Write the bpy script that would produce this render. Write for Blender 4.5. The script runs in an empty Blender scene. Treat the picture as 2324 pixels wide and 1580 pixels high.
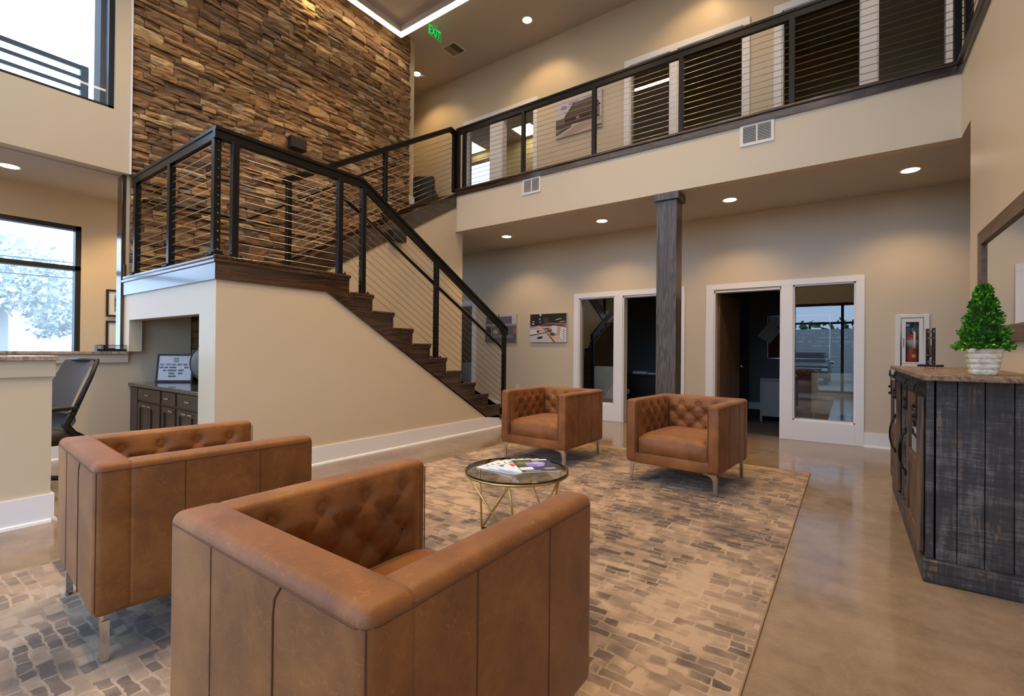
import bpy, bmesh, math, random
from math import radians as R, sin, cos, pi, hypot
from mathutils import Vector, Matrix, noise

sc = bpy.context.scene
COL = sc.collection
RND = random.Random(7)

# ------------------------------------------------------------------ camera
F_PX = 1068.564
yaw, pit, rol = R(35.553), R(0.298), R(0.5399)
fwd = Vector((-sin(yaw) * cos(pit), cos(yaw) * cos(pit), sin(pit)))
rgt = Vector((cos(yaw), sin(yaw), 0)); upv = rgt.cross(fwd)
r2 = cos(rol) * rgt + sin(rol) * upv; u2 = -sin(rol) * rgt + cos(rol) * upv
cam_d = bpy.data.cameras.new('camera'); cam = bpy.data.objects.new('camera', cam_d); COL.objects.link(cam)
cam_d.sensor_fit = 'HORIZONTAL'; cam_d.sensor_width = 36; cam_d.lens = 36 * F_PX / 2324
cam_d.clip_start = 0.05; cam_d.clip_end = 300
CAMZ = 1.18
cam.matrix_world = Matrix(((r2.x, u2.x, -fwd.x, 0), (r2.y, u2.y, -fwd.y, 0), (r2.z, u2.z, -fwd.z, CAMZ), (0, 0, 0, 1)))
sc.camera = cam

# ------------------------------------------------------------------ world: even overcast sky
EXPOSURE = -0.36
SKY = 5.2
DAY = (0.57, 0.78, 1.12)
w = bpy.data.worlds.new('overcast_sky'); sc.world = w; w.use_nodes = True
bg = w.node_tree.nodes['Background']; bg.inputs[0].default_value = (*DAY, 1); bg.inputs[1].default_value = SKY
sc.view_settings.view_transform = 'Standard'; sc.view_settings.look = 'None'
sc.view_settings.gamma = 1; sc.view_settings.exposure = EXPOSURE
sc.view_settings.use_curve_mapping = False
cy = sc.cycles
cy.max_bounces = 10; cy.diffuse_bounces = 5; cy.glossy_bounces = 5; cy.transmission_bounces = 6; cy.transparent_max_bounces = 12
cy.caustics_reflective = False; cy.caustics_refractive = False
cy.sample_clamp_indirect = 6.0
cy.use_denoising = True

def portal(loc, rot, sx, sy):
    l = bpy.data.lights.new('window_portal', 'AREA'); l.shape = 'RECTANGLE'; l.size = sx; l.size_y = sy
    l.cycles.is_portal = True
    o = bpy.data.objects.new('window_portal', l); COL.objects.link(o); o.location = loc; o.rotation_euler = rot
    return o

WARM = (1.0, 0.64, 0.30)
LAMP_W = 72.0          # one recessed lamp
LED_E = 22.0           # LED strip emission

# main plan dimensions (metres)
YB = 7.467             # back wall face
YF = 5.943             # balcony fascia
XR = 0.841             # right wall face
XS = -4.38             # stair wall / desk front plane
XW = -6.65             # stone wall / half wall plane
XE = -8.06             # west window wall
YFR = -0.9             # front wall (behind the camera)
ZS = 3.189             # soffit under balcony
ZB = 3.90              # upper floor
ZC = 6.99              # upper ceiling
ZL = 1.975             # stair landing

# ================================================================== helpers
def lin(c):
    out = []
    for v in c[:3]:
        v = v / 255.0
        out.append(v / 12.92 if v <= 0.04045 else ((v + 0.055) / 1.055) ** 2.4)
    return (*out, 1.0)

class NT:
    def __init__(s, mat):
        s.m = mat; s.t = mat.node_tree; s.n = s.t.nodes; s.l = s.t.links
        s.b = s.n['Principled BSDF']; s._oc = None
    def add(s, typ, **kw):
        n = s.n.new(typ)
        for k, v in kw.items():
            if k in n.inputs.keys(): n.inputs[k].default_value = v
            else: setattr(n, k, v)
        return n
    def link(s, a, b): s.l.new(a, b)
    def coords(s, scale=(1, 1, 1), rot=(0, 0, 0), loc=(0, 0, 0), kind='Object'):
        tc = s.add('ShaderNodeTexCoord'); mp = s.add('ShaderNodeMapping')
        mp.inputs['Scale'].default_value = scale; mp.inputs['Rotation'].default_value = rot; mp.inputs['Location'].default_value = loc
        s.link(tc.outputs[kind], mp.inputs['Vector']); return mp.outputs['Vector']
    def noise(s, vec, scale=5, detail=4, rough=0.55, dist=0.0):
        n = s.add('ShaderNodeTexNoise'); n.inputs['Scale'].default_value = scale; n.inputs['Detail'].default_value = detail
        n.inputs['Roughness'].default_value = rough; n.inputs['Distortion'].default_value = dist
        s.link(vec, n.inputs['Vector']); return n.outputs['Fac']
    def ramp(s, fac, stops, interp='LINEAR'):
        r = s.add('ShaderNodeValToRGB'); r.color_ramp.interpolation = interp
        e = r.color_ramp.elements
        while len(e) < len(stops): e.new(0.5)
        for i, (p, c) in enumerate(stops):
            e[i].position = p; e[i].color = c if len(c) == 4 and max(c) <= 1.0 else lin(c)
        s.link(fac, r.inputs[0]); return r.outputs[0]
    def mix(s, fac, a, b, mode='MIX'):
        m = s.add('ShaderNodeMix', data_type='RGBA', blend_type=mode)
        if isinstance(fac, (int, float)): m.inputs[0].default_value = fac
        else: s.link(fac, m.inputs[0])
        for v, i in ((a, 6), (b, 7)):
            if isinstance(v, tuple): m.inputs[i].default_value = v
            else: s.link(v, m.inputs[i])
        return m.outputs[2]
    def math(s, op, a, b=0.0, c=None):
        m = s.add('ShaderNodeMath', operation=op)
        for i, v in enumerate((a, b) if c is None else (a, b, c)):
            if isinstance(v, (int, float)): m.inputs[i].default_value = v
            else: s.link(v, m.inputs[i])
        return m.outputs[0]
    def bump(s, h, strength=0.2, dist=0.01):
        b = s.add('ShaderNodeBump'); b.inputs['Strength'].default_value = strength; b.inputs['Distance'].default_value = dist
        s.link(h, b.inputs['Height']); s.link(b.outputs[0], s.b.inputs['Normal'])
    def color(s, c):
        if isinstance(c, tuple): s.b.inputs['Base Color'].default_value = c
        else: s.link(c, s.b.inputs['Base Color'])

MATS = {}
def mat(name, rgb=(128, 128, 128), rough=0.5, metal=0.0, spec=0.5, emit=None, estr=1.0, fn=None):
    if name in MATS: return MATS[name]
    m = bpy.data.materials.new(name); m.use_nodes = True
    t = NT(m); b = t.b
    b.inputs['Base Color'].default_value = lin(rgb); b.inputs['Roughness'].default_value = rough
    b.inputs['Metallic'].default_value = metal; b.inputs['Specular IOR Level'].default_value = spec
    if emit:
        b.inputs['Emission Color'].default_value = (*emit, 1); b.inputs['Emission Strength'].default_value = estr
    if fn: fn(t)
    MATS[name] = m; return m

def fn_paint(scale=120, s=0.06):
    def f(t):
        v = t.coords(); n = t.noise(v, scale, 3, 0.6); t.bump(n, s, 0.002)
    return f
def fn_wood(axis, dark, light, grain=1.0, cath=0.5, bump=0.15, lo=0.3, hi=0.75, coat=0.0):
    def f(t):
        sx = [9.0 * grain] * 3; sx['xyz'.index(axis)] = 0.7 * grain
        v = t.coords(tuple(sx))
        fine = [70.0 * grain] * 3; fine['xyz'.index(axis)] = 2.0 * grain
        v2 = t.coords(tuple(fine))
        n1 = t.noise(v, 1.0, 3, 0.5, 0.6)
        rings = t.math('SINE', t.math('MULTIPLY', n1, 46.0))
        rings = t.math('MULTIPLY_ADD', rings, 0.5, 0.5)
        n2 = t.noise(v2, 1.6, 4, 0.65)
        fac = t.math('ADD', t.math('MULTIPLY', rings, cath * 0.6), t.math('MULTIPLY', n2, 1.0 - cath * 0.6))
        t.color(t.ramp(fac, [(lo, dark), (hi, light)]))
        t.bump(fac, bump, 0.004)
        if coat: t.b.inputs['Coat Weight'].default_value = coat; t.b.inputs['Coat Roughness'].default_value = 0.12
    return f

# ---- wall and room paints
M_WALL = mat('beige_wall_paint', (209, 195, 169), 0.42, fn=fn_paint())
M_CEIL = mat('ceiling_paint', (200, 191, 180), 0.6, fn=fn_paint(90, 0.08))
M_TRIM = mat('white_trim_paint', (238, 238, 240), 0.35)
M_SOFFIT = M_CEIL
M_BLACK = mat('black_metal_powdercoat', (13, 11, 10), 0.36, spec=.35)
M_BLACKM = mat('black_matte', (18, 18, 18), 0.5)
M_WFRAME = mat('black_window_frame', (32, 33, 34), 0.4)
M_CHROME = mat('brushed_chrome', (205, 205, 205), 0.18, 1.0)
M_STEEL = mat('steel_cable', (196, 180, 156), 0.35, 0.85)
M_GOLD = mat('brushed_gold_metal', (196, 164, 104), 0.28, 1.0)
M_WOODX = mat('dark_oak_x', fn=fn_wood('x', (34, 22, 15), (86, 58, 39), coat=.7), rough=0.25)
M_WOODY = mat('dark_oak_y', fn=fn_wood('y', (34, 22, 15), (86, 58, 39), coat=.7), rough=0.25)
M_WOODZ = mat('dark_oak_z', fn=fn_wood('z', (34, 22, 15), (86, 58, 39), coat=.7), rough=0.25)
M_COLUMN = mat('grey_brown_oak', fn=fn_wood('z', (46, 37, 31), (112, 98, 87), 1.5, 0.42, 0.2, 0.28, 0.78), rough=0.38)

def fn_concrete(t):
    v = t.coords()
    n1 = t.noise(v, 0.9, 5, 0.6, 0.8); n2 = t.noise(v, 6.0, 6, 0.7, 0.3); n3 = t.noise(v, 90, 2, 0.5)
    c = t.ramp(n1, [(0.32, (92, 77, 62)), (0.5, (130, 111, 91)), (0.68, (150, 131, 109))])
    c2 = t.ramp(n2, [(0.35, (96, 80, 64)), (0.65, (146, 127, 106))])
    c = t.mix(0.38, c, c2)
    c = t.mix(t.math('MULTIPLY', n3, 0.16), c, lin((196, 178, 150)))
    t.color(c)
    rr = t.ramp(n2, [(0.3, (70, 70, 70)), (0.7, (110, 110, 110))])
    t.link(rr, t.b.inputs['Roughness'])
    t.bump(n3, 0.03, 0.002)
M_FLOOR = mat('stained_concrete', rough=0.3, fn=fn_concrete)

def fn_granite(t):
    v = t.coords((1, 1, 1))
    n = t.noise(v, 9, 8, 0.7, 2.2); n2 = t.noise(v, 60, 4, 0.6)
    c = t.ramp(n, [(0.3, (74, 58, 46)), (0.45, (150, 126, 104)), (0.55, (196, 178, 156)), (0.7, (120, 92, 72))])
    c = t.mix(t.math('MULTIPLY', n2, 0.3), c, lin((90, 76, 66)))
    t.color(c)
M_GRANITE = mat('brown_granite', rough=0.12, fn=fn_granite)
def fn_dgranite(t):
    v = t.coords(); n = t.noise(v, 70, 5, 0.7)
    t.color(t.ramp(n, [(0.35, (46, 40, 36)), (0.65, (104, 92, 82))]))
M_DGRANITE = mat('dark_polished_stone', rough=0.08, fn=fn_dgranite)

def fn_leather(t):
    v = t.coords()
    n1 = t.noise(v, 4.5, 5, 0.65, 0.4); n2 = t.noise(v, 30, 5, 0.7, 1.0)
    vo = t.add('ShaderNodeTexVoronoi', feature='DISTANCE_TO_EDGE'); vo.inputs['Scale'].default_value = 44
    vm = t.add('ShaderNodeMix', data_type='VECTOR'); vm.inputs[0].default_value = 0.05
    nz = t.add('ShaderNodeTexNoise'); nz.inputs['Scale'].default_value = 14; nz.inputs['Detail'].default_value = 4
    t.link(v, nz.inputs['Vector']); t.link(v, vm.inputs[4]); t.link(nz.outputs['Color'], vm.inputs[5]); t.link(vm.outputs[1], vo.inputs['Vector'])
    c = t.ramp(n1, [(0.3, (102, 57, 19)), (0.52, (125, 74, 26)), (0.72, (146, 94, 40))])
    crack = t.ramp(vo.outputs['Distance'], [(0.0, (255, 255, 255)), (0.05, (0, 0, 0))])
    patch = t.ramp(n2, [(0.47, (0, 0, 0)), (0.66, (255, 255, 255))])
    fac = t.math('MULTIPLY', t.math('MULTIPLY', crack, patch), 0.36)
    c = t.mix(fac, c, lin((186, 130, 82)))
    t.color(c)
    h = t.math('ADD', t.math('MULTIPLY', t.noise(v, 240, 3, 0.6), 0.6), t.math('MULTIPLY', crack, -0.3))
    t.bump(h, 0.14, 0.002)
    t.b.inputs['Sheen Weight'].default_value = 0.2; t.b.inputs['Sheen Roughness'].default_value = 0.4
    t.b.inputs['Sheen Tint'].default_value = lin((230, 210, 190))
M_LEATHER = mat('tan_leather', rough=0.56, spec=.5, fn=fn_leather)
M_SEAM = mat('dark_leather_seam', (80, 42, 20), 0.6)

def fn_stone(t):
    v = t.coords((1, 1, 1)); v2 = t.coords((3.0, 3.0, 12.0))
    at = t.add('ShaderNodeAttribute', attribute_name='Col')
    n1 = t.noise(v, 9, 6, 0.65, 0.6); n2 = t.noise(v2, 2.2, 6, 0.7, 0.8); n3 = t.noise(v, 60, 3, 0.6)
    c = t.mix(1.0, at.outputs['Color'], t.ramp(n2, [(0.25, (150, 142, 134)), (0.55, (240, 238, 234)), (0.8, (255, 252, 246))]), 'MULTIPLY')
    c = t.mix(t.math('MULTIPLY', t.ramp(n1, [(0.45, (0, 0, 0)), (0.7, (255, 255, 255))]), 0.45), c, lin((150, 104, 62)))
    t.color(c)
    h = t.math('ADD', n2, t.math('ADD', t.math('MULTIPLY', n3, 0.22), t.math('MULTIPLY', n1, .6))); t.bump(h, 0.6, 0.014)
M_STONE = mat('ledge_stone', rough=0.8, spec=0.25, fn=fn_stone)
M_MORTAR = mat('dark_mortar', (46, 36, 29), 0.95)

def fn_print(t):
    at = t.add('ShaderNodeAttribute', attribute_name='Col'); t.color(at.outputs['Color'])
M_PRINT = mat('printed_surface', rough=0.35, fn=fn_print)
M_PRINTM = mat('printed_canvas', rough=0.75, fn=fn_print)

def fn_glass(tint, refl=1.0):
    def f(t):
        out = t.n['Material Output']
        tr = t.add('ShaderNodeBsdfTransparent'); tr.inputs[0].default_value = tint
        gl = t.add('ShaderNodeBsdfGlossy'); gl.inputs['Roughness'].default_value = 0.0
        fr = t.add('ShaderNodeFresnel'); fr.inputs['IOR'].default_value = 1.55
        mx = t.add('ShaderNodeMixShader')
        ge = t.add('ShaderNodeNewGeometry'); front = t.math('SUBTRACT', 1.0, ge.outputs['Backfacing'])
        t.link(t.math('MULTIPLY', t.math('MINIMUM', t.math('MULTIPLY', fr.outputs[0], refl), 1.0), front), mx.inputs[0]); t.link(tr.outputs[0], mx.inputs[1]); t.link(gl.outputs[0], mx.inputs[2])
        t.link(mx.outputs[0], out.inputs['Surface'])
    return f
M_GLASS = mat('clear_window_glass', fn=fn_glass((0.97, 0.98, 0.98, 1), 1.0))
M_OGLASS = mat('office_glass', fn=fn_glass((0.80, 0.82, 0.82, 1), 4.0))
M_TGLASS = mat('table_glass', fn=fn_glass((0.80, 0.84, 0.82, 1), 1.3))
M_TEDGE = mat('dark_glass_edge', (26, 30, 28), 0.1)
M_MIRROR = mat('mirror_silver', (224, 228, 228), 0.01, 1.0)
M_LED = mat('led_strip', emit=(1.0, 0.80, 0.56), estr=LED_E)
M_LAMP = mat('lamp_diffuser', emit=(1.0, 0.82, 0.60), estr=14.0)
M_PANELLAMP = mat('panel_lamp', emit=(1.0, 0.88, 0.68), estr=9.0)
M_EXITG = mat('exit_green', (0, 160, 40), emit=(0.0, 0.75, 0.12), estr=1.4)
M_PLASTICW = mat('white_plastic', (224, 224, 222), 0.4)
M_SPEAKER = mat('speaker_black', (22, 20, 20), 0.5)

# ---- mesh builder
class MB:
    def __init__(s): s.v = []; s.f = []; s.c = []
    def quad(s, *p, col=None):
        i = len(s.v); s.v += [tuple(q) for q in p]; s.f.append(tuple(range(i, i + len(p)))); s.c.append(col)
        return s
    def box(s, x0, x1, y0, y1, z0, z1, col=None):
        i = len(s.v)
        x0, x1 = min(x0, x1), max(x0, x1); y0, y1 = min(y0, y1), max(y0, y1); z0, z1 = min(z0, z1), max(z0, z1)
        s.v += [(x0, y0, z0), (x1, y0, z0), (x1, y1, z0), (x0, y1, z0), (x0, y0, z1), (x1, y0, z1), (x1, y1, z1), (x0, y1, z1)]
        for f in ((0, 3, 2, 1), (4, 5, 6, 7), (0, 1, 5, 4), (1, 2, 6, 5), (2, 3, 7, 6), (3, 0, 4, 7)):
            s.f.append(tuple(i + k for k in f)); s.c.append(col)
        return s
    def prism(s, pts, axis, a, b, col=None):
        # pts: 2-D polygon in the two other axes (in xyz order), extruded a..b along axis
        n = len(pts); i = len(s.v)
        def mk(p, t):
            if axis == 'x': return (t, p[0], p[1])
            if axis == 'y': return (p[0], t, p[1])
            return (p[0], p[1], t)
        s.v += [mk(p, a) for p in pts] + [mk(p, b) for p in pts]
        s.f.append(tuple(i + k for k in range(n))); s.f.append(tuple(i + n + k for k in reversed(range(n)))); s.c += [col, col]
        for k in range(n):
            s.f.append((i + k, i + n + k, i + n + (k + 1) % n, i + (k + 1) % n)); s.c.append(col)
        return s
    def tube(s, path, r, n=8, cap=True, col=None):
        path = [Vector(p) for p in path]; rings = []
        rr = r if isinstance(r, (list, tuple)) else [r] * len(path)
        prev = None
        for k, p in enumerate(path):
            if k == 0: d = path[1] - p
            elif k == len(path) - 1: d = p - path[k - 1]
            else: d = (path[k + 1] - p).normalized() + (p - path[k - 1]).normalized()
            d.normalize()
            a = Vector((0, 0, 1)) if abs(d.z) < 0.95 else Vector((1, 0, 0))
            if prev is not None: a = prev
            u = (a - d * a.dot(d)).normalized(); prev = u; v = d.cross(u)
            i = len(s.v); rings.append(i)
            for q in range(n):
                t = 2 * pi * q / n; s.v.append(tuple(p + (u * cos(t) + v * sin(t)) * rr[k]))
        for a, b in zip(rings, rings[1:]):
            for q in range(n): s.f.append((a + q, a + (q + 1) % n, b + (q + 1) % n, b + q)); s.c.append(col)
        if cap:
            s.f.append(tuple(rings[0] + q for q in reversed(range(n)))); s.f.append(tuple(rings[-1] + q for q in range(n))); s.c += [col, col]
        return s
    def lathe(s, prof, c=(0, 0), n=24, col=None, axis='z', cap=True):
        rings = []
        for (r, z) in prof:
            i = len(s.v); rings.append(i)
            for q in range(n):
                t = 2 * pi * q / n; a, b = r * cos(t), r * sin(t)
                if axis == 'z': s.v.append((c[0] + a, c[1] + b, z))
                elif axis == 'y': s.v.append((c[0] + a, z, c[1] + b))
                else: s.v.append((z, c[0] + a, c[1] + b))
        for a, b in zip(rings, rings[1:]):
            for q in range(n): s.f.append((a + q, a + (q + 1) % n, b + (q + 1) % n, b + q)); s.c.append(col)
        if cap: s.f.append(tuple(rings[0] + q for q in reversed(range(n)))); s.f.append(tuple(rings[-1] + q for q in range(n))); s.c += [col, col]
        else:
            for q in range(n): s.f.append((rings[-1] + q, rings[-1] + (q + 1) % n, rings[0] + (q + 1) % n, rings[0] + q)); s.c.append(col)
        return s
    def grid(s, fn, nu, nv, col=None, flip=False):
        i = len(s.v)
        for a in range(nu + 1):
            for b in range(nv + 1): s.v.append(tuple(fn(a / nu, b / nv)))
        for a in range(nu):
            for b in range(nv):
                q = (i + a * (nv + 1) + b, i + (a + 1) * (nv + 1) + b, i + (a + 1) * (nv + 1) + b + 1, i + a * (nv + 1) + b + 1)
                s.f.append(q[::-1] if flip else q); s.c.append(col)
        return s
    def mesh(s, name, smooth=False, normals=True, merge=0.0):
        me = bpy.data.meshes.new(name); me.from_pydata(s.v, [], s.f)
        if any(c is not None for c in s.c):
            ca = me.color_attributes.new('Col', 'FLOAT_COLOR', 'CORNER')
            for p in me.polygons:
                c = s.c[p.index] or (0.5, 0.5, 0.5, 1)
                for li in p.loop_indices: ca.data[li].color = c
        if normals or merge:
            bm = bmesh.new(); bm.from_mesh(me)
            if merge: bmesh.ops.remove_doubles(bm, verts=bm.verts, dist=merge)
            if normals: bmesh.ops.recalc_face_normals(bm, faces=bm.faces)
            bm.to_mesh(me); bm.free()
        if smooth: me.polygons.foreach_set('use_smooth', [True] * len(me.polygons))
        me.update(); return me
    def build(s, name, m, parent=None, smooth=False, normals=True, bevel=0.0, seg=2, merge=0.0, loc=None, rz=0.0):
        me = s.mesh(name, smooth, normals, merge)
        if bevel:
            bm = bmesh.new(); bm.from_mesh(me); bmesh.ops.remove_doubles(bm, verts=bm.verts, dist=1e-5)
            es = [e for e in bm.edges if len(e.link_faces) == 2 and e.calc_face_angle(0) > 0.6]
            bmesh.ops.bevel(bm, geom=es, offset=bevel, segments=seg, profile=0.5, affect='EDGES', clamp_overlap=True)
            bm.to_mesh(me); bm.free(); me.update()
            if smooth: me.polygons.foreach_set('use_smooth', [True] * len(me.polygons))
        return put(name, me, m, parent, loc, rz)

def put(name, me, m=None, parent=None, loc=None, rz=0.0):
    if m is not None and len(me.materials) == 0: me.materials.append(m)
    o = bpy.data.objects.new(name, me); COL.objects.link(o)
    if parent is not None: o.parent = parent
    if loc is not None: o.location = loc
    if rz: o.rotation_euler = (0, 0, rz)
    return o
def B(*a, **k): return MB().box(*a, **k)
def empty(name, loc=(0, 0, 0), rz=0.0):
    o = bpy.data.objects.new(name, None); COL.objects.link(o); o.location = loc; o.rotation_euler = (0, 0, rz); o.empty_display_size = 0.1
    return o
def tag(o, label, cat, group=None):
    o['label'] = label; o['category'] = cat
    if group: o['group'] = group
    return o
def struct(o): o['kind'] = 'structure'; return o
def copy_tree(o, parent=None):
    c = o.copy(); COL.objects.link(c); c.parent = parent
    for ch in list(o.children): copy_tree(ch, c)
    return c
def text_mesh(txt, size, name='lettering', m=None, parent=None, mw=None, extrude=0.001):
    cu = bpy.data.curves.new(name, 'FONT'); cu.body = txt; cu.size = size; cu.align_x = 'CENTER'; cu.align_y = 'CENTER'; cu.extrude = extrude
    tmp = bpy.data.objects.new('tmp_text', cu); COL.objects.link(tmp)
    dg = bpy.context.evaluated_depsgraph_get(); me = bpy.data.meshes.new_from_object(tmp.evaluated_get(dg))
    bpy.data.objects.remove(tmp); me.name = name; me.materials.clear()
    if mw is not None: me.transform(mw)
    return put(name, me, m, parent)
# ================================================================== large structure
def holed(mb, axis, a0, a1, u0, u1, z0, z1, holes):
    # wall slab: axis 'y' -> thickness a0..a1 in y, u is x ; axis 'x' -> thickness in x, u is y
    cuts = sorted({u0, u1, *[h[0] for h in holes], *[h[1] for h in holes]})
    cuts = [c for c in cuts if u0 <= c <= u1]
    for c0, c1 in zip(cuts, cuts[1:]):
        mid = (c0 + c1) / 2; zs = [(z0, z1)]
        for h in holes:
            if h[0] < mid < h[1]:
                nz = []
                for (p, q) in zs:
                    if h[3] <= p or h[2] >= q: nz.append((p, q)); continue
                    if h[2] > p: nz.append((p, h[2]))
                    if h[3] < q: nz.append((h[3], q))
                zs = nz
        for p, q in zs:
            if axis == 'y': mb.box(c0, c1, a0, a1, p, q)
            else: mb.box(a0, a1, c0, c1, p, q)
    return mb

struct(B(-8.3, 3.1, YFR - .15, YB + .15, -.12, 0).build('floor', M_FLOOR))
# lower back wall
LOW = [(-7.3, -6.35, .285, 2.11), (-3.885, -3.212, .285, 2.11), (-3.065, -2.15, -1, 2.10),
       (-1.635, -.757, -1, 2.085), (-.618, .073, .27, 2.107), (.535, .72, 1.03, 1.60)]
struct(holed(MB(), 'y', YB, YB + .15, -8.3, 3.1, 0, ZS + .3, LOW).build('wall_back', M_WALL))
UP = [(-6.56, -5.92, ZB + .3, 5.89), (-5.64, -4.875, ZB - .5, 5.89), (-2.98, -2.31, ZB + .3, 5.93), (-2.20, -1.262, ZB - .5, 5.93),
      (-.772, .116, ZB - .5, 5.93), (.275, .94, ZB + .3, 5.93)]
struct(holed(MB(), 'y', YB, YB + .15, -10.7, 3.1, ZS + .3, ZC, UP).build('wall_back_upper', M_WALL))
# right wall with the open corridor under the balcony
struct(MB().box(XR, XR + .15, YFR, 5.535, 0, 3.787).box(XR, XR + .15, 5.535, YF, ZS + .004, 3.787).build('wall_right', M_WALL))
struct(MB().box(3.0, 3.1, YFR, YB, 0, ZC).build('wall_right_outer', M_WALL))
# balcony fascia, soffit, upper floor
struct(MB().box(-5.455, XR, YF, YF + .12, ZS, 3.787).build('wall_fascia', M_WALL))
struct(MB().box(-5.455, XR, YF + .12, YB, ZS, ZS + .03).box(XR, 3.0, 5.535, YB, ZS, ZS + .0038).box(-8.3, -5.455, 6.13, YB, ZS, ZS + .03).build('ceiling_lower', M_SOFFIT))
M_UPFLOOR = mat('upper_floor_oak', fn=fn_wood('x', (70, 48, 32), (122, 90, 62)), rough=0.4)
struct(MB().box(-5.455, 3.0, YF + .02, YB, 3.8, ZB).box(-9.6, -5.455, 6.06, YB, 3.8, ZB).box(XR + .02, 3.0, YFR, YF + .02, 3.8, ZB).build('floor_upper', M_UPFLOOR))
struct(MB().box(-6.9, 3.1, YFR - .15, YB + .15, ZC, ZC + .12).box(-9.6, -6.9, 6.0, YB + .15, ZC, ZC + .12).build('ceiling', M_CEIL))
# walls of the left side
struct(holed(MB(), 'x', -6.85, XW, YFR, 1.80, 3.14, ZC, [(-.7, 1.672, 3.82, 6.25)]).build('wall_left_upper', M_WALL))
struct(MB().box(-6.78, XW, YFR, 1.80, 0, 1.098).box(-6.74, XW, 1.80, 2.44, 0, 1.75).build('wall_half', M_WALL))
struct(holed(MB(), 'x', -8.22, XE, YFR, 3.1, -.4, 3.4, [(-.75, 1.70, .85, 2.722)]).build('wall_west', M_WALL))
struct(MB().box(-8.22, -6.9, 3.0, 3.1, -.4, 3.4).build('wall_west_end', M_WALL))
struct(MB().box(-8.22, -6.80, YFR, 3.0, 3.13, 3.16).build('ceiling_west', M_CEIL))
struct(MB().box(-8.35, -6.86, YFR - .2, 3.1, 3.40, 3.52).build('roof_west', mat('roof_membrane', (200, 202, 204), 0.8)))
struct(MB().box(-9.6, -6.9, 5.9, 6.0, ZB - .4, ZC).box(-9.7, -9.6, 5.9, YB + .15, ZB - .4, ZC).build('wall_hall_end', M_WALL))
struct(MB().box(-8.3, -8.2, 3.0, YB, 0, ZS).build('wall_left_far', M_WALL))
# wall behind the stones
wall_stone = struct(MB().box(-6.9, -6.715, 1.80, 6.13, 0, ZC).build('wall_stone', M_WALL))
MB().box(-6.715, -6.70, 1.83, 5.985, ZL, ZC - .001).box(-6.715, -6.70, 2.45, 5.985, 0, ZL).build('mortar_bed', M_MORTAR, wall_stone)
MB().box(-6.715, -6.69, 5.985, 6.14, ZB, ZB + .16).build('base_block', M_TRIM, wall_stone)
B(-6.655, -6.638, 1.802, 1.820, 3.14, ZC - .001).build('caulk_bead', M_TRIM, wall_stone)
# stair walls
struct(MB().prism([(1.7905, 0), (6.1, 0), (6.1, .05), (5.7, .05), (2.826, 1.764), (1.79, 1.764)], 'x', XS - .12, XS).build('wall_stair', M_WALL))
struct(MB().prism([(3.1, 0), (6.13, 0), (6.13, 3.69), (6.0, 3.64), (3.1, 1.965)], 'x', -5.57, -5.455).build('wall_stair_inner', M_WALL))
struct(MB().box(-4.71, XS - .004, 1.79, 1.91, 0, 1.764).box(-6.54, -4.71, 1.79, 1.91, 1.48, 1.764).box(-6.81, -6.54, 1.79, 1.91, 1.128, 1.764).build('wall_landing', M_WALL))
struct(MB().box(-6.65, -4.5, 1.91, 3.05, 1.60, 1.66).build('ceiling_niche', M_WALL))
struct(MB().box(-6.70, -5.57, 3.05, 3.15, 0, 1.7).build('wall_niche_back', M_WALL))
# reception desk wall
desk_wall = struct(MB().box(XS - .16, XS, YFR, .785, 0, 1.035).build('wall_desk', M_WALL))
# front wall behind the camera: two rows of storefront windows
FXS = [-6.2, -4.7, -3.2, -1.65, -.14, .72]
struct(holed(MB(), 'y', YFR - .15, YFR, -8.22, 3.1, -.4, ZC, [(-6.2, .72, .06, 2.60), (-6.2, .72, 3.4, 6.5)]).build('wall_front', M_WALL))

def window_front(n, z0, z1, tr):
    wn = struct(empty('window_%d' % n, ((FXS[0] + FXS[-1]) / 2, YFR - .08, z0)))
    cx, cyy = wn.location.x, wn.location.y
    f = MB()
    for x in FXS: f.box(x - .035 - cx, x + .035 - cx, -.05, .05, 0, z1 - z0)
    for z in (0, z1 - z0 - .07): f.box(FXS[0] - cx, FXS[-1] - cx, -.05, .05, z, z + .07)
    f.box(FXS[0] - cx, FXS[-1] - cx, -.05, .05, tr - z0 - .03, tr - z0 + .03)
    f.build('window_frame', M_WFRAME, wn)
    for a, b in zip(FXS, FXS[1:]):
        for p, q in ((0, tr - z0), (tr - z0, z1 - z0)):
            B(a + .035 - cx, b - .035 - cx, -.004, .004, p + .04, q - .04).build('pane', M_GLASS, wn)
window_front(1, .06, 2.60, 2.04)
window_front(2, 3.4, 6.5, 5.0)
portal((-2.74, YFR - .2, 1.33), (R(90), 0, 0), 6.9, 2.5)
portal((-2.74, YFR - .2, 4.95), (R(90), 0, 0), 6.9, 3.1)
portal((-8.3, .475, 1.79), (0, R(-90), 0), 1.86, 2.44)
portal((-6.95, .486, 5.03), (0, R(-90), 0), 2.42, 2.36)

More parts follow.
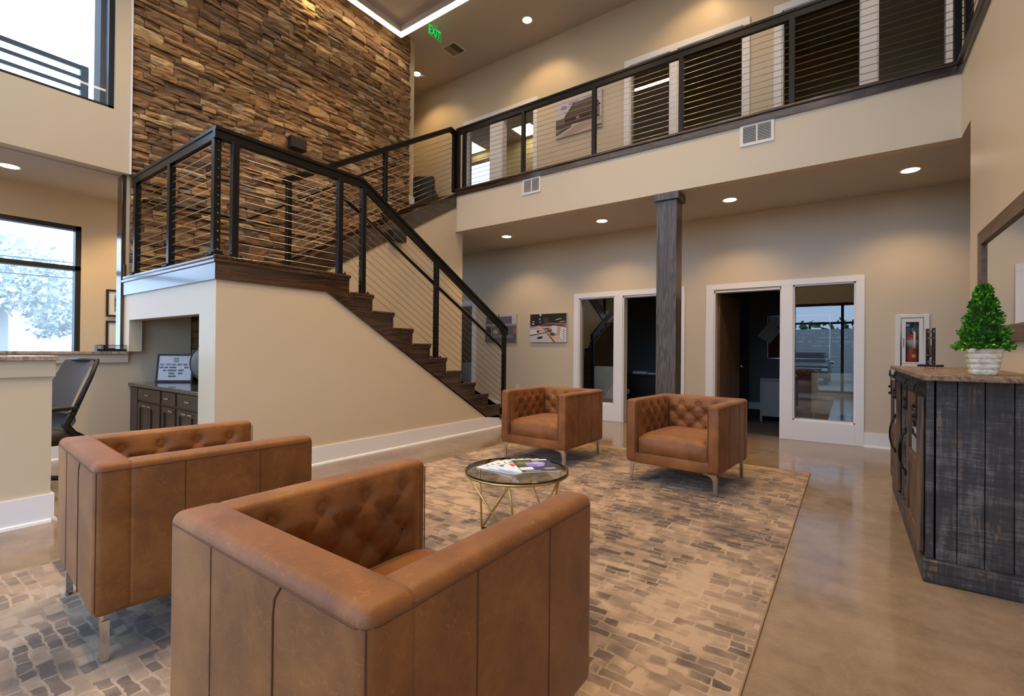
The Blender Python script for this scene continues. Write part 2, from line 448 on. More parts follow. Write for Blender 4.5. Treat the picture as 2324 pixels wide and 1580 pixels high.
# west lower window
def window_side(n, x, y0, y1, z0, z1, trs, muls, d=.06, fw=.055):
    wn = struct(empty('window_%d' % n, (x, (y0 + y1) / 2, z0))); cyy = (y0 + y1) / 2; h = z1 - z0
    f = MB()
    for y in [y0 + fw / 2, y1 - fw / 2] + muls: f.box(-d, d, y - fw / 2 - cyy, y + fw / 2 - cyy, 0, h)
    for z in [fw / 2, h - fw / 2] + [t - z0 for t in trs]: f.box(-d, d, y0 - cyy, y1 - cyy, z - fw / 2, z + fw / 2)
    f.build('window_frame', M_WFRAME, wn)
    ys = [y0] + muls + [y1]; zz = [z0] + trs + [z1]
    for a, b in zip(ys, ys[1:]):
        for p, q in zip(zz, zz[1:]):
            B(-.005, .005, a + fw * .6 - cyy, b - fw * .6 - cyy, p + fw * .6 - z0, q - fw * .6 - z0).build('pane', M_GLASS, wn)
    return wn
window_side(3, -8.13, -.75, 1.70, .85, 2.722, [2.18], [])
window_side(4, -6.76, -.7, 1.672, 3.82, 6.25, [], [], .05, .05)

# ---- offices behind the back wall
M_CARPET = mat('dark_office_carpet', fn=lambda t: (t.color(t.ramp(t.noise(t.coords((8, 60, 1)), 3, 4, .7), [(.35, (30, 29, 31)), (.65, (74, 72, 74))]))), rough=0.95)
M_OFFW = mat('office_wall_paint', (112, 114, 112), 0.7)
struct(B(-8.3, 3.1, YB + .15, 11.1, -.12, .004).build('floor_offices', M_CARPET))
struct(B(-8.3, 3.1, YB + .15, 11.1, 2.72, 2.78).build('ceiling_offices', M_CEIL))
struct(MB().box(-8.3, 3.1, 10.95, 11.1, 0, 3.2).box(-8.3, -8.2, YB + .15, 11, 0, 3.2).box(-5.0, -4.9, YB + .15, 11, 0, 2.72).box(-1.82, -1.70, YB + .15, 11, 0, 2.72)
       .box(1.0, 1.1, YB + .15, 11, 0, 2.72).build('wall_offices', M_OFFW))
struct(MB().box(-1.70, 1.0, 10.935, 10.95, 0, .15).box(-4.9, -1.82, 10.935, 10.95, 0, .15).build('baseboard_offices', M_TRIM))
struct(B(-10.6, 3.1, YB + .15, 10.5, ZB - .1, ZB).build('floor_upper_offices', M_CARPET))
struct(B(-10.6, 3.1, YB + .15, 10.5, 6.85, 6.92).build('ceiling_upper_offices', M_CEIL))
struct(holed(MB(), 'y', 10.4, 10.52, -10.6, 3.1, ZB, 6.9, [(-9.35, -7.9, 4.5, 6.62)]).box(-10.7, -10.6, YB + .15, 10.5, ZB, 6.9).box(-4.3, -4.2, YB + .15, 10.5, ZB, 6.9)
       .box(-1.0, -.95, YB + .15, 10.5, ZB, 6.9).box(3.0, 3.1, YB + .15, 10.5, ZB, 6.9).build('wall_upper_offices', mat('upper_office_paint', (208, 188, 140), 0.6)))
portal((-8.625, 10.6, 5.56), (R(-90), 0, 0), 1.45, 2.12)
wn = struct(empty('window_5', (-8.625, 10.46, 4.5)))
MB().box(-.725, -.675, -.04, .04, 0, 2.12).box(.675, .725, -.04, .04, 0, 2.12).box(-.725, .725, -.04, .04, 0, .05).box(-.725, .725, -.04, .04, 2.07, 2.12).build('window_frame', M_WFRAME, wn)
B(-.675, .675, -.004, .004, .05, 2.07).build('pane', M_GLASS, wn)

# ---- white casings, panes and sills of the office fronts (trim_n)
def front_trim(n, x0, x1, ztop, openings, zbase, pans, mull, foot=0.0):
    t = struct(empty('trim_%d' % n, ((x0 + x1) / 2, YB, zbase))); cx = t.location.x
    cw = .092
    lo = min(o[0] for o in openings); hi = max(o[1] for o in openings)
    D = .02
    def bx(name, a, b, p, q, d=D, y1=0.0): return B(a - cx, b - cx, -d, y1, p - zbase, q - zbase).build(name, M_TRIM, t, bevel=.003, seg=1)
    zo = max(o[3] for o in openings)
    bx('head_casing', x0, x1, zo, ztop)
    bx('side_casing', x0, lo, zbase, zo); bx('side_casing', hi, x1, zbase, zo)
    bx('mullion_casing', mull[0], mull[1], zbase, zo)
    for (a, b, p, q) in openings:
        j = MB(); dd = .15
        j.box(a - cx, a + .018 - cx, 0, dd, max(p, zbase) - zbase, q - zbase).box(b - .018 - cx, b - cx, 0, dd, max(p, zbase) - zbase, q - zbase).box(a - cx, b - cx, 0, dd, q - .018 - zbase, q - zbase)
        if p > zbase: j.box(a - cx, b - cx, 0, dd, p - zbase, p + .018 - zbase)
        j.build('jamb', M_TRIM, t)
        if p > zbase:
            bx('apron_panel', a, b, zbase, p)
    for (a, b, p, q) in pans:
        B(a + .018 - cx, b - .018 - cx, .085, .093, p + .018 - zbase, q - .018 - zbase).build('pane', M_OGLASS, t)
    return t
front_trim(1, -3.98, -2.058, 2.195, [LOW[1], LOW[2]], 0, [LOW[1]], (-3.212, -3.065))
front_trim(2, -1.748, .165, 2.187, [LOW[3], LOW[4]], 0, [LOW[4]], (-.757, -.618))
front_trim(3, -7.4, -6.24, 2.205, [LOW[0]], 0, [LOW[0]], (-7.4, -7.3))
front_trim(4, -6.653, -4.79, 5.985, [UP[0], UP[1]], ZB, [UP[0]], (-5.92, -5.64))
front_trim(5, -3.072, -1.172, 6.025, [UP[2], UP[3]], ZB, [UP[2]], (-2.31, -2.20))
front_trim(6, -.87, .995, 6.025, [UP[4], UP[5]], ZB, [UP[5]], (.116, .275))

# ---- baseboards with shoe moulding
def baseboard(side, runs, z=0.0, h=.185):
    b = MB(); s = MB()
    for (ax, pl, d, a0, a1) in runs:      # ax: run along 'x' or 'y'; pl: wall plane; d: outward sign
        if ax == 'x':
            b.box(a0, a1, pl, pl + d * .016, z, z + h); s.prism([(pl + d * .016, z), (pl + d * .034, z), (pl + d * .030, z + .016), (pl + d * .016, z + .022)], 'x', a0, a1)
        else:
            b.box(pl, pl + d * .016, a0, a1, z, z + h); s.prism([(pl + d * .016, z), (pl + d * .034, z), (pl + d * .030, z + .016), (pl + d * .016, z + .022)], 'y', a0, a1)
    o = struct(b.build('baseboard_' + side, M_TRIM)); s.build('shoe_moulding', M_TRIM, o); return o
baseboard('back', [('x', YB, -1, -6.24, -3.98), ('x', YB, -1, -2.058, -1.748), ('x', YB, -1, .165, 3.0), ('x', YB, -1, -8.2, -7.4)])
baseboard('stair', [('y', XS, 1, 1.79, 6.1)])
baseboard('desk', [('y', XS, 1, YFR, .785), ('x', .785, 1, XS - .16, XS + .016)])
baseboard('reception', [('y', XW, 1, YFR, 1.80)], h=.14)
baseboard('right', [('y', XR, -1, YFR, 5.535)])
baseboard('back_upper', [('x', YB, -1, -9.5, -6.653), ('x', YB, -1, -4.79, -3.072), ('x', YB, -1, -1.172, -.87)], z=ZB)

# ---- suspended tray with LED strip
tx0, tx1, ty0, ty1, tz = -6.47, -.4, -.3, 5.59, 6.70
tray = tag(empty('ceiling_tray', ((tx0 + tx1) / 2, (ty0 + ty1) / 2, tz)), 'suspended ceiling tray edged by a glowing warm LED strip', 'ceiling light')
def ringbox(x0, x1, y0, y1, wd, z0, z1):
    cx, c2 = tray.location.x, tray.location.y
    m = MB(); x0 -= cx; x1 -= cx; y0 -= c2; y1 -= c2; z0 -= tz; z1 -= tz
    return m.box(x0, x1, y1 - wd, y1, z0, z1).box(x0, x1, y0, y0 + wd, z0, z1).box(x0, x0 + wd, y0 + wd, y1 - wd, z0, z1).box(x1 - wd, x1, y0 + wd, y1 - wd, z0, z1)
ringbox(tx0, tx1, ty0, ty1, .10, tz + .012, ZC).build('tray_frame', M_CEIL, tray)
ringbox(tx0, tx1, ty0, ty1, .085, tz, tz + .012).build('led_strip', M_LED, tray)
B(tx0 + .1 - tray.location.x, tx1 - .1 - tray.location.x, ty0 + .1 - tray.location.y, ty1 - .1 - tray.location.y, .11, .14).build('tray_panel', M_CEIL, tray)
#@@STAIR
# ================================================================== staircase
stair = tag(empty('staircase', (-4.9, 3.2, 0)), 'dark oak staircase turning at a raised landing beside the stone wall', 'staircase')
SO = stair.location
def sb(name, x0, x1, y0, y1, z0, z1, m, bevel=0.0):
    return B(x0 - SO.x, x1 - SO.x, y0 - SO.y, y1 - SO.y, z0, z1).build(name, m, stair, bevel=bevel, seg=3)
def sp(name, pts, x0, x1, m):
    return MB().prism([(p[0] - SO.y, p[1]) for p in pts], 'x', x0 - SO.x, x1 - SO.x).build(name, m, stair)
RISE, RUN = .1795, .30
yk = [3.117 + RUN * k for k in range(11)]; zk = [ZL - RISE * k for k in range(11)]
sb('landing_floor', -6.69, -4.358, 1.762, 3.117, 1.938, ZL, M_WOODX, .014)
sb('fascia_board', -6.83, XS + .016, 1.774, 1.79, 1.764, 1.938, M_WOODX)
sb('cove_moulding', -6.78, XS + .030, 1.762, 1.776, 1.905, 1.938, M_WOODX, .008)
sb('fascia_board', XS, XS + .016, 1.790, 2.826, 1.764, 1.938, M_WOODY)
sb('cove_moulding', XS + .014, XS + .028, 1.776, 3.09, 1.905, 1.938, M_WOODY, .008)
poly = [(2.826, 1.764), (2.826, 1.938), (yk[0] - .028, 1.938)]
for k in range(1, 11):
    poly += [(yk[k - 1] - .028, zk[k] - .034), (yk[k] - .028, zk[k] - .034)]
poly += [(yk[10] - .028, .187), (5.50, .187)]
sp('outer_stringer', poly, XS - .002, XS + .018, M_WOODY)
for k in range(1, 11):
    sb('tread', -5.455, -4.352, yk[k - 1] - .03, yk[k], zk[k] - .034, zk[k], M_WOODX, .012)
    sb('riser', -5.455, XS, yk[k] - .045, yk[k] - .028, (zk[k + 1] if k < 10 else 0), zk[k] - .034, M_WOODX)
    sb('tread_moulding', XS + .016, XS + .030, yk[k - 1] - .03, yk[k] - .014, zk[k] - .056, zk[k] - .034, M_WOODY)
    sb('riser_moulding', XS + .016, XS + .026, yk[k] - .05, yk[k] - .028, (zk[k + 1] if k < 10 else .187), zk[k] - .056, M_WOODZ)
sb('riser', -5.455, XS, yk[0] - .045, yk[0] - .028, zk[1], 1.938, M_WOODX)
for k in range(1, 11):
    z = ZL + .175 * k; y0 = 3.06 + RUN * (k - 1)
    sb('tread', -6.70, -5.53, y0 - .03, y0 + RUN, z - .034, z, M_WOODX, .012)
    sb('riser', -6.70, -5.53, y0, y0 + .016, z - .175, z - .034, M_WOODX)
sb('riser', -6.70, -5.53, 6.045, 6.06, 3.73, ZB, M_WOODX)
sp('inner_stringer', [(2.98, ZL - .02), (3.12, ZL - .02), (6.0, 3.637), (6.0, 3.863), (2.98, 2.125)], -5.54, -5.437, M_WOODY)
sp('stringer_cap', [(2.97, 2.125), (6.0, 3.863), (6.0, 3.888), (2.97, 2.150)], -5.552, -5.425, M_WOODY)
# wooden jamb at the end of the stone wall and oak trims on the balcony edge
struct(MB().box(-6.885, -6.725, 1.76, 1.80, 1.13, 3.14).box(-6.725, -6.70, 1.775, 1.80, 1.975, 2.12).build('trim_7', M_WOODZ, bevel=.004, seg=1))
def edge_trim(n, ax):
    o = struct(empty('trim_%d' % n, (-2.3, YF, 3.787) if ax == 'x' else (XR, 3.0, 3.787)))
    if ax == 'x':
        B(-5.455 + 2.3, XR + 2.3, -.018, 0, 0, .078).build('edge_board', M_WOODX, o)
        B(-5.455 + 2.3, XR + 2.3, -.04, .06, .078, .116).build('edge_nosing', M_WOODX, o, bevel=.014, seg=3)
    else:
        B(-.018, 0, YFR - 3, YF - 3.018, 0, .078).build('edge_board', M_WOODY, o)
        B(-.04, .06, YFR - 3, YF - 3.04, .078, .116).build('edge_nosing', M_WOODY, o, bevel=.014, seg=3)
edge_trim(8, 'x'); edge_trim(9, 'y')

# ================================================================== railings
PW = .057
def railing(name, loc, label):
    return tag(empty(name, loc), label, 'railing')
def post(o, x, y, z0, z1, w=PW, d=PW, plate=True):
    L = o.location; m = MB().box(x - w / 2 - L.x, x + w / 2 - L.x, y - d / 2 - L.y, y + d / 2 - L.y, z0 - L.z, z1 - L.z)
    p = m.build('post', M_BLACK, o, bevel=.003, seg=1)
    if plate:
        q = MB().box(x - .055 - L.x, x + .055 - L.x, y - .055 - L.y, y + .055 - L.y, z0 - L.z, z0 + .008 - L.z)
        for sx in (-1, 1):
            for sy in (-1, 1): q.lathe([(.009, z0 + .008 - L.z), (.009, z0 + .02 - L.z), (.005, z0 + .024 - L.z)], (x + sx * .043 - L.x, y + sy * .043 - L.y), 8)
        q.build('base_plate', M_BLACK, p)
    return p
def rail_y(o, pts, x, w=.066, h=.03, sub=.07):
    L = o.location; c = MB(); s = MB()
    for (a, b) in zip(pts, pts[1:]):
        k = hypot(b[0] - a[0], b[1] - a[1]) / max(abs(b[0] - a[0]), .05)
        P4 = lambda d0, d1: [(a[0] - L.y, a[1] - d0 * k - L.z), (b[0] - L.y, b[1] - d0 * k - L.z), (b[0] - L.y, b[1] - d1 * k - L.z), (a[0] - L.y, a[1] - d1 * k - L.z)]
        c.prism(P4(0, h), 'x', x - w / 2 - L.x, x + w / 2 - L.x)
        if sub: s.prism(P4(h, h + sub), 'x', x - w * .36 - L.x, x + w * .36 - L.x)
    t = c.build('top_rail', M_BLACK, o)
    if sub: s.build('under_rail', M_BLACK, t)
def rail_x(o, x0, x1, y, z, w=.066, h=.03, sub=.07):
    L = o.location
    t = B(x0 - L.x, x1 - L.x, y - w / 2 - L.y, y + w / 2 - L.y, z - h - L.z, z - L.z).build('top_rail', M_BLACK, o, bevel=.004, seg=1)
    B(x0 - L.x, x1 - L.x, y - w * .36 - L.y, y + w * .36 - L.y, z - h - sub - L.z, z - h - L.z).build('under_rail', M_BLACK, t)
CR = .0034
def cable(o, path):
    L = o.location; MB().tube([(p[0] - L.x, p[1] - L.y, p[2] - L.z) for p in path], CR, 6).build('cable', M_STEEL, o, smooth=True, normals=False)
def fittings(o, pts, axis):
    L = o.location; m = MB()
    for p in pts:
        a = [p[0] - L.x, p[1] - L.y, p[2] - L.z]; b = list(a); i = 'xyz'.index(axis); a[i] -= .012; b[i] += .012
        m.tube([a, b], .007, 6)
    f = m.build('cable_fittings', M_CHROME, o, normals=False); f['kind'] = 'stuff'

# front of the landing
o = railing('landing_railing', (-5.4, 1.81, ZL), 'black cable railing along the landing edge above the desk niche')
for x in (-6.40, -5.44, -4.455): post(o, x, 1.81, ZL, 2.99)
rail_x(o, -6.50, -4.40, 1.81, 3.078)
B(-4.535 + 5.4, -4.40 + 5.4, -.035, .04, .0, .045).build('corner_base', M_BLACK, o, bevel=.005)
for i in range(13): cable(o, [(-6.42, 1.81, ZL + .055 + .077 * i), (-4.44, 1.81, ZL + .055 + .077 * i)])
fittings(o, [(-4.424, 1.81, ZL + .055 + .077 * i) for i in range(13)], 'x')
# side of the landing and lower flight
o = railing('stair_railing', (-4.42, 3.3, 1.0), 'black cable railing running down the lower stair flight to the floor')
XRL = -4.42; SL = -.5667
for (y, z0, z1) in ((1.945, ZL, 2.99), (3.0, ZL, 2.99), (3.297, zk[1], 2.97), (4.456, zk[5], 2.33), (5.965, zk[10], 1.50)): post(o, XRL, y, z0, z1)
rail_y(o, [(1.775, 3.078), (3.287, 3.078), (6.035, 1.533)], XRL)
for i in range(13):
    z = ZL + .055 + .077 * i; zz = 1.87 + .0875 * i
    cable(o, [(XRL, 1.945, z), (XRL, 3.0, z), (XRL, 3.16, z - .016 - .01 * (12 - i) / 12), (XRL, 3.297, zz), (XRL, 5.965, zz + SL * (5.965 - 3.297) - .02)])
fittings(o, [(XRL, 1.918, ZL + .055 + .077 * i) for i in range(13)], 'y')
fittings(o, [(XRL, 5.94, 1.87 + .0875 * i + SL * (5.94 - 3.297) - .02) for i in range(13)], 'y')
L = o.location
h = MB().tube([(x - L.x, y - L.y, z - L.z) for (x, y, z) in ((-4.50, 2.99, 2.86), (-4.50, 3.08, 2.845), (-4.50, 6.0, 1.235), (-4.47, 6.03, 1.19))], .021, 10).build('handrail', M_BLACK, o, smooth=True, normals=False)
for y in (3.297, 4.456, 5.965):
    zc = 2.845 - (y - 3.08) * .5514; MB().tube([(-4.50 - L.x, y - L.y, zc - L.z - .01), (-4.48 - L.x, y - L.y, zc - .05 - L.z), (-4.43 - L.x, y - L.y, zc - .05 - L.z)], .007, 6).build('handrail_bracket', M_BLACK, h, normals=False)
# inner railing of the upper flight
o = railing('upper_flight_railing', (-5.49, 4.5, 2.9), 'black cable railing climbing the upper stair flight to the balcony')
XI = -5.49; SU = .604
def zin(y): return 3.238 + SU * (y - 3.0)
for (y, z0) in ((3.03, ZL + .0), (4.47, 2.99), (5.93, 3.87)): post(o, XI, y, z0, zin(min(y, 5.82)) - .06, plate=(y < 5))
rail_y(o, [(2.96, zin(2.96)), (5.82, zin(5.82))], XI, sub=.045)
rail_y(o, [(5.82, zin(5.82)), (5.965, zin(5.82) - .03)], XI, sub=.045)
for i in range(11):
    c0 = 2.235 + .083 * i; cable(o, [(XI, 3.03, c0 + .02), (XI, 5.93, c0 + SU * 2.9 + .02 - .03)])
fittings(o, [(XI, 3.004, 2.235 + .083 * i) for i in range(11)], 'y')
# handrail on the stones
o = tag(empty('wall_handrail', (-6.6, 3.0, 2.88)), 'thin black handrail bracketed to the stone wall along the stairs', 'handrail')
L = o.location
MB().tube([(x - L.x, y - L.y, z - L.z) for (x, y, z) in ((-6.62, 1.93, 2.865), (-6.55, 1.96, 2.865), (-6.55, 2.98, 2.88), (-6.55, 3.06, 2.91), (-6.55, 5.70, 4.60), (-6.55, 5.82, 4.66))], .02, 10).build('rail', M_BLACK, o, smooth=True, normals=False)
for (y, z) in ((2.2, 2.867), (3.9, 3.447), (5.55, 4.503)):
    MB().tube([(.05, y - L.y, z - L.z), (.05, y - L.y, z - .06 - L.z), (-.1, y - L.y, z - .07 - L.z)], .011, 8).build('bracket', M_BLACK, o, normals=False)
# balcony
o = railing('balcony_railing', (-2.3, YF + .03, ZB), 'long black cable railing along the upper balcony edge')
YR = YF + .03
for x in (-5.43, -5.292, -4.088, -2.897, -1.71, -.52, .815): post(o, x, YR, ZB - .005, 4.86, plate=False)
rail_x(o, -5.46, XR + .03, YR, 4.953, .07, .035, .07)
for i in range(12): cable(o, [(-5.292, YR, ZB + .065 + .074 * i), (.815, YR, ZB + .065 + .074 * i)])
fittings(o, [(.845, YR, ZB + .065 + .074 * i) for i in range(12)], 'x')
o = railing('gallery_railing', (XR + .02, 3.0, ZB), 'black cable railing above the right wall, returning from the balcony corner')
for y in (5.80, 4.5, 3.2, 1.9, .6): post(o, XR + .025, y, ZB - .005, 4.86, plate=False)
rail_y(o, [(YFR, 4.953), (YR - .04, 4.953)], XR + .025, .07, .035, .07)
for i in range(12): cable(o, [(XR + .025, 5.80, ZB + .065 + .074 * i), (XR + .025, YFR, ZB + .065 + .074 * i)])

# ================================================================== ledge stones
def proj_area(y0, y1, z0, z1, x=XW):
    def pj(y, z):
        d = Vector((x, y, z - CAMZ)); return (F_PX * d.dot(r2) / d.dot(fwd), F_PX * d.dot(u2) / d.dot(fwd))
    a, b, c, d = pj(y0, z0), pj(y1, z0), pj(y1, z1), pj(y0, z1)
    if max(q[1] for q in (a, b, c, d)) > 800: return 0.0
    if ((a[0] + b[0]) / 2 + 1162) < 0: return 0.0
    s = 0
    q = [a, b, c, d]
    for k in range(4): s += q[k][0] * q[(k + 1) % 4][1] - q[(k + 1) % 4][0] * q[k][1]
    return abs(s) / 2
TONES = [(176, 138, 98), (192, 152, 108), (160, 122, 86), (206, 168, 122), (146, 114, 86), (170, 130, 90), (136, 108, 86), (216, 186, 142), (184, 146, 106), (152, 120, 94), (166, 126, 84)]
stones = []
def rowfill(y0, y1, z0, z1):
    z = z0
    while z < z1 - .02:
        hgt = RND.choice([.06, .08, .10, .12, .13]); 
        if z + hgt > z1 - .035: hgt = z1 - z
        y = y0 + RND.uniform(-.12, 0)
        while y < y1 - .01:
            ln = RND.uniform(.12, .52) if hgt < .1 else RND.uniform(.12, .40)
            e = y + ln
            if e > y1 - .09: e = y1
            a = max(y, y0)
            if e - a > .03:
                r = RND.random()
                if hgt > .08 and r < .5:
                    s = hgt * RND.uniform(.38, .62); stones.append((a, e, z, z + s)); 
                    if RND.random() < .4 and e - a > .25:
                        m = a + (e - a) * RND.uniform(.35, .65); stones.append((a, m, z + s, z + hgt)); stones.append((m, e, z + s, z + hgt))
                    else: stones.append((a, e, z + s, z + hgt))
                else: stones.append((a, e, z, z + hgt))
            y = e
        z += hgt
rowfill(1.825, 5.985, ZL + .005, ZC - .004)
rowfill(2.45, 3.04, .9, 1.60)
def stone_geo(mb, st):
    y0, y1, z0, z1 = st
    g = .0025; y0 += g; y1 -= g; z0 += g; z1 -= g
    base = RND.uniform(.034, .066); sd = RND.uniform(0, 100)
    tilt = RND.uniform(-.010, .010); tz = RND.uniform(-.012, .010)
    nu = 5 if y1 - y0 > .2 else 3; nv = 3 if z1 - z0 > .05 else 2
    t = lin(RND.choice(TONES)); k = RND.uniform(.74, 1.12); col = (min(1, t[0] * k * .95), min(1, t[1] * k), min(1, t[2] * k), 1)
    i0 = len(mb.v); xb = -6.705
    for a in range(nu + 1):
        u = a / nu
        for b in range(nv + 1):
            v = b / nv; yy = y0 + (y1 - y0) * u; zz = z0 + (z1 - z0) * v
            n = noise.noise(Vector((yy * 7 + sd, zz * 24, sd))) * .018 + noise.noise(Vector((yy * 22, zz * 50 + sd, 3))) * .009
            edge = (a in (0, nu)) + (b in (0, nv))
            d = base + tilt * (u - .5) * 2 + tz * (v - .5) * 2 + n - (.007 if edge else 0) - (.005 if edge == 2 else 0)
            d = max(.012, d)
            jy = RND.uniform(-.006, .006) if 0 < a < nu else 0
            mb.v.append((xb + d, yy + jy, zz + (noise.noise(Vector((yy * 9 + sd, 0, sd))) * .006 if b in (0, nv) else 0)))
    def vi(a, b): return i0 + a * (nv + 1) + b
    for a in range(nu):
        for b in range(nv): mb.f.append((vi(a, b), vi(a + 1, b), vi(a + 1, b + 1), vi(a, b + 1))); mb.c.append(col)
    ring = [(a, 0) for a in range(nu)] + [(nu, b) for b in range(nv)] + [(a, nv) for a in range(nu, 0, -1)] + [(0, b) for b in range(nv, 0, -1)]
    j0 = len(mb.v)
    for (a, b) in ring:
        p = mb.v[vi(a, b)]; mb.v.append((xb, p[1], p[2]))
    n = len(ring)
    for q in range(n):
        mb.f.append((vi(*ring[q]), j0 + q, j0 + (q + 1) % n, vi(*ring[(q + 1) % n]))); mb.c.append(col)
order = sorted(range(len(stones)), key=lambda q: -proj_area(*stones[q]))
rest = MB()
for rank, q in enumerate(order):
    if rank < 300:
        m = MB(); stone_geo(m, stones[q]); m.build('stone', M_STONE, wall_stone, normals=True)
    else: stone_geo(rest, stones[q])
rs = rest.build('smaller_stones', M_STONE, wall_stone, normals=True); rs['kind'] = 'stuff'
#@@OBJ
# ================================================================== tufted armchairs
CW, CD, CH, CB = .82, .825, .74, .172      # width, depth, height, underside
TA = .105; TB = .125                        # arm / back thickness
def soft_block(mb_or_none, x0, x1, y0, y1, z0, z1, name, parent, bevel=.028, seg=4, m=None):
    return B(x0, x1, y0, y1, z0, z1).build(name, m or M_LEATHER, parent, smooth=True, bevel=bevel, seg=seg)
def tuft_panel(w, h, rows, btn, depth=.028):
    # returns f(u,v)->offset outwards; buttons given in panel metres
    def off(a, b):
        d2 = min((hypot(a - p, b - q) for p, q in btn), default=1)
        dim = 1.25 * math.exp(-(d2 / .026) ** 1.3)
        # creases along the diagonals joining neighbouring buttons
        cr = 1.0
        for i, (p, q) in enumerate(btn):
            for (p2, q2) in btn[i + 1:]:
                L = hypot(p2 - p, q2 - q)
                if L > .135 or abs(q2 - q) < .01: continue
                t = max(0, min(1, ((a - p) * (p2 - p) + (b - q) * (q2 - q)) / L ** 2))
                cr = min(cr, hypot(a - p - t * (p2 - p), b - q - t * (q2 - q)))
        crease = math.exp(-(cr / .008) ** 1.0) * .46
        e = min(a, w - a, b + .03); puff = min(1, max(0, e / .05)) ** .6 * min(1, max(0, (h - b) / .075)) ** .8
        return depth * (puff - max(dim, crease) * 1.0)
    return off
def btn_layout(w, h, n):
    pts = []; rows = 4; dz = .078
    sp = .163
    for r in range(rows):
        z = h - .065 - r * dz
        if z < .02: break
        xs = [w / 2 + (k - (n - 1) / 2) * sp for k in range(n)] if r % 2 == 0 else [w / 2 + (k - n / 2) * sp for k in range(n + 1)]
        pts += [(x, z) for x in xs if .022 < x < w - .022]
    return pts
BTN = None
def make_armchair():
    root = empty('armchair')
    X, Y = CW / 2, CD / 2
    IW = CW - 2 * TA; ID = CD - TB                         # inner width / depth
    zc = .30                                              # bottom of visible inner panels
    # outer shell pieces
    soft_block(None, -X, X, -Y, -Y + TB, CB + .004, CH, 'backrest', root)
    for s in (-1, 1):
        soft_block(None, s * X, s * (X - TA), -Y + TB - .03, Y, CB + .004, CH - .0015, 'arm', root)
    soft_block(None, -X + TA - .02, X - TA + .02, -Y + TB - .02, Y - .004, CB, CB + .092, 'base_rail', root, .012, 3)
    # tufted inner panels (back and two arms)
    global BTN
    if BTN is None:
        m = MB().lathe([(.003, 0), (.0135, .001), (.0150, .005), (.011, .010), (.004, .012)], n=12); BTN = m.mesh('button', True)
        BTN.materials.append(M_LEATHER)
    hp = CH - .016 - zc
    def panel(w, place, n):
        bt = btn_layout(w, hp, n); off = tuft_panel(w, hp, 4, bt)
        nu, nv = int(w / .0085), int(hp / .0085)
        o = MB().grid(lambda u, v: place(u * w, zc + v * hp, off(u * w, v * hp)), nu, nv).build('tufted_panel', M_LEATHER, root, smooth=True)
        for (a, b) in bt:
            q = put('button', BTN, None, o)
            p0 = Vector(place(a, zc + b, -.012)); p1 = Vector(place(a, zc + b, .02)); d = (p1 - p0).normalized()
            q.location = p0 + d * .004; q.rotation_euler = d.to_track_quat('Z', 'Y').to_euler()
        return o
    panel(IW, lambda a, z, d: (-IW / 2 + a, -Y + TB - .004 + d, z), 3)
    for s in (-1, 1):
        panel(ID - .035, (lambda a, z, d, s=s: (s * (X - TA + .004 - d), -Y + TB + a, z)), 4)
    # seat cushion
    sx, sy0, sy1 = IW / 2 - .006, -Y + TB - .01, Y - .012
    def seat(u, v):
        a, b = u * 2 - 1, v * 2 - 1
        pf = (1 - abs(a) ** 5) * (1 - abs(b) ** 6)
        return (sx * a * (1 - .0 * abs(b)), sy0 + (sy1 - sy0) * v - (.02 * (1 - pf) if v > .5 else 0), .392 + .058 * pf ** .45)
    m = MB().grid(seat, 26, 26)
    def front(u, v):
        a = u * 2 - 1; z = .266 + (.392 - .266) * v
        return (sx * a, sy1 - .02 + .018 * math.sin(pi * min(1, v * .9 + .08)) * (1 - abs(a) ** 8), z)
    m.grid(front, 26, 8); m.box(-sx, sx, sy0 + .02, sy1 - .03, .266, .385)
    m.build('seat_cushion', M_LEATHER, root, smooth=True, merge=.0008)
    # seams
    def seam(path, r=.0019): MB().tube(path, r, 5, cap=False).build('seam', M_SEAM, root, normals=False, smooth=True)
    e = .0008; zt = CH - .029; q_ = .0082
    seam([(-X - e, Y - .03, zt), (-X - e, -Y + .028, zt), (-X + q_, -Y + q_, zt), (-X + .028, -Y - e, zt), (X - .028, -Y - e, zt), (X - q_, -Y + q_, zt), (X + e, -Y + .028, zt), (X + e, Y - .03, zt)])
    seam([(-.155, -Y - e, zt), (-.155, -Y - e, CB + .02)], .0012)
    seam([(.155, -Y - e, zt), (.131, -Y - e, zt - .03), (.125, -Y - e, zt - .07), (.125, -Y - e, CB + .02)], .0024)
    for s in (-1, 1):
        for yy in (-.13, .16): seam([(s * (X + e), yy, zt), (s * (X + e), yy, CB + .02)], .0016)
        seam([(s * (X - q_), -Y + q_, zt), (s * (X - q_), -Y + q_, CB + .03)])
        seam([(s * (X - q_), Y - q_, zt), (s * (X - q_), Y - q_, CB + .03)])
        seam([(s * (X - TA + .012), Y + e, CH - .03), (s * (X - TA + .012), Y + e, CB + .1)], .002)
    seam([(-IW / 2, Y - .002, CB + .094), (IW / 2, Y - .002, CB + .094)], .002)
    # chrome bracket legs
    for sx_ in (-1, 1):
        for sy_ in (-1, 1):
            l = MB(); x, y = sx_ * (X - .05), sy_ * (Y - .05)
            prof = [(-.017, 0), (.006, 0), (.010, CB - .055), (.018, CB - .034), (.034, CB - .02), (.055, CB - .012), (.085, CB - .009), (.085, CB), (-.017, CB)]
            pl = [(x - sx_ * p, z) for p, z in prof]
            l.prism(pl, 'y', y + sy_ * .017 - .005, y + sy_ * .017 + .005)
            l.box(x + sx_ * .017 - .004, x + sx_ * .017 + .004, min(y + sy_ * .017, y - sy_ * .006), max(y + sy_ * .017, y - sy_ * .006), 0, CB - .02)
            l.build('leg', M_CHROME, root)
    return root
ARM = make_armchair()
RUG_T = .012
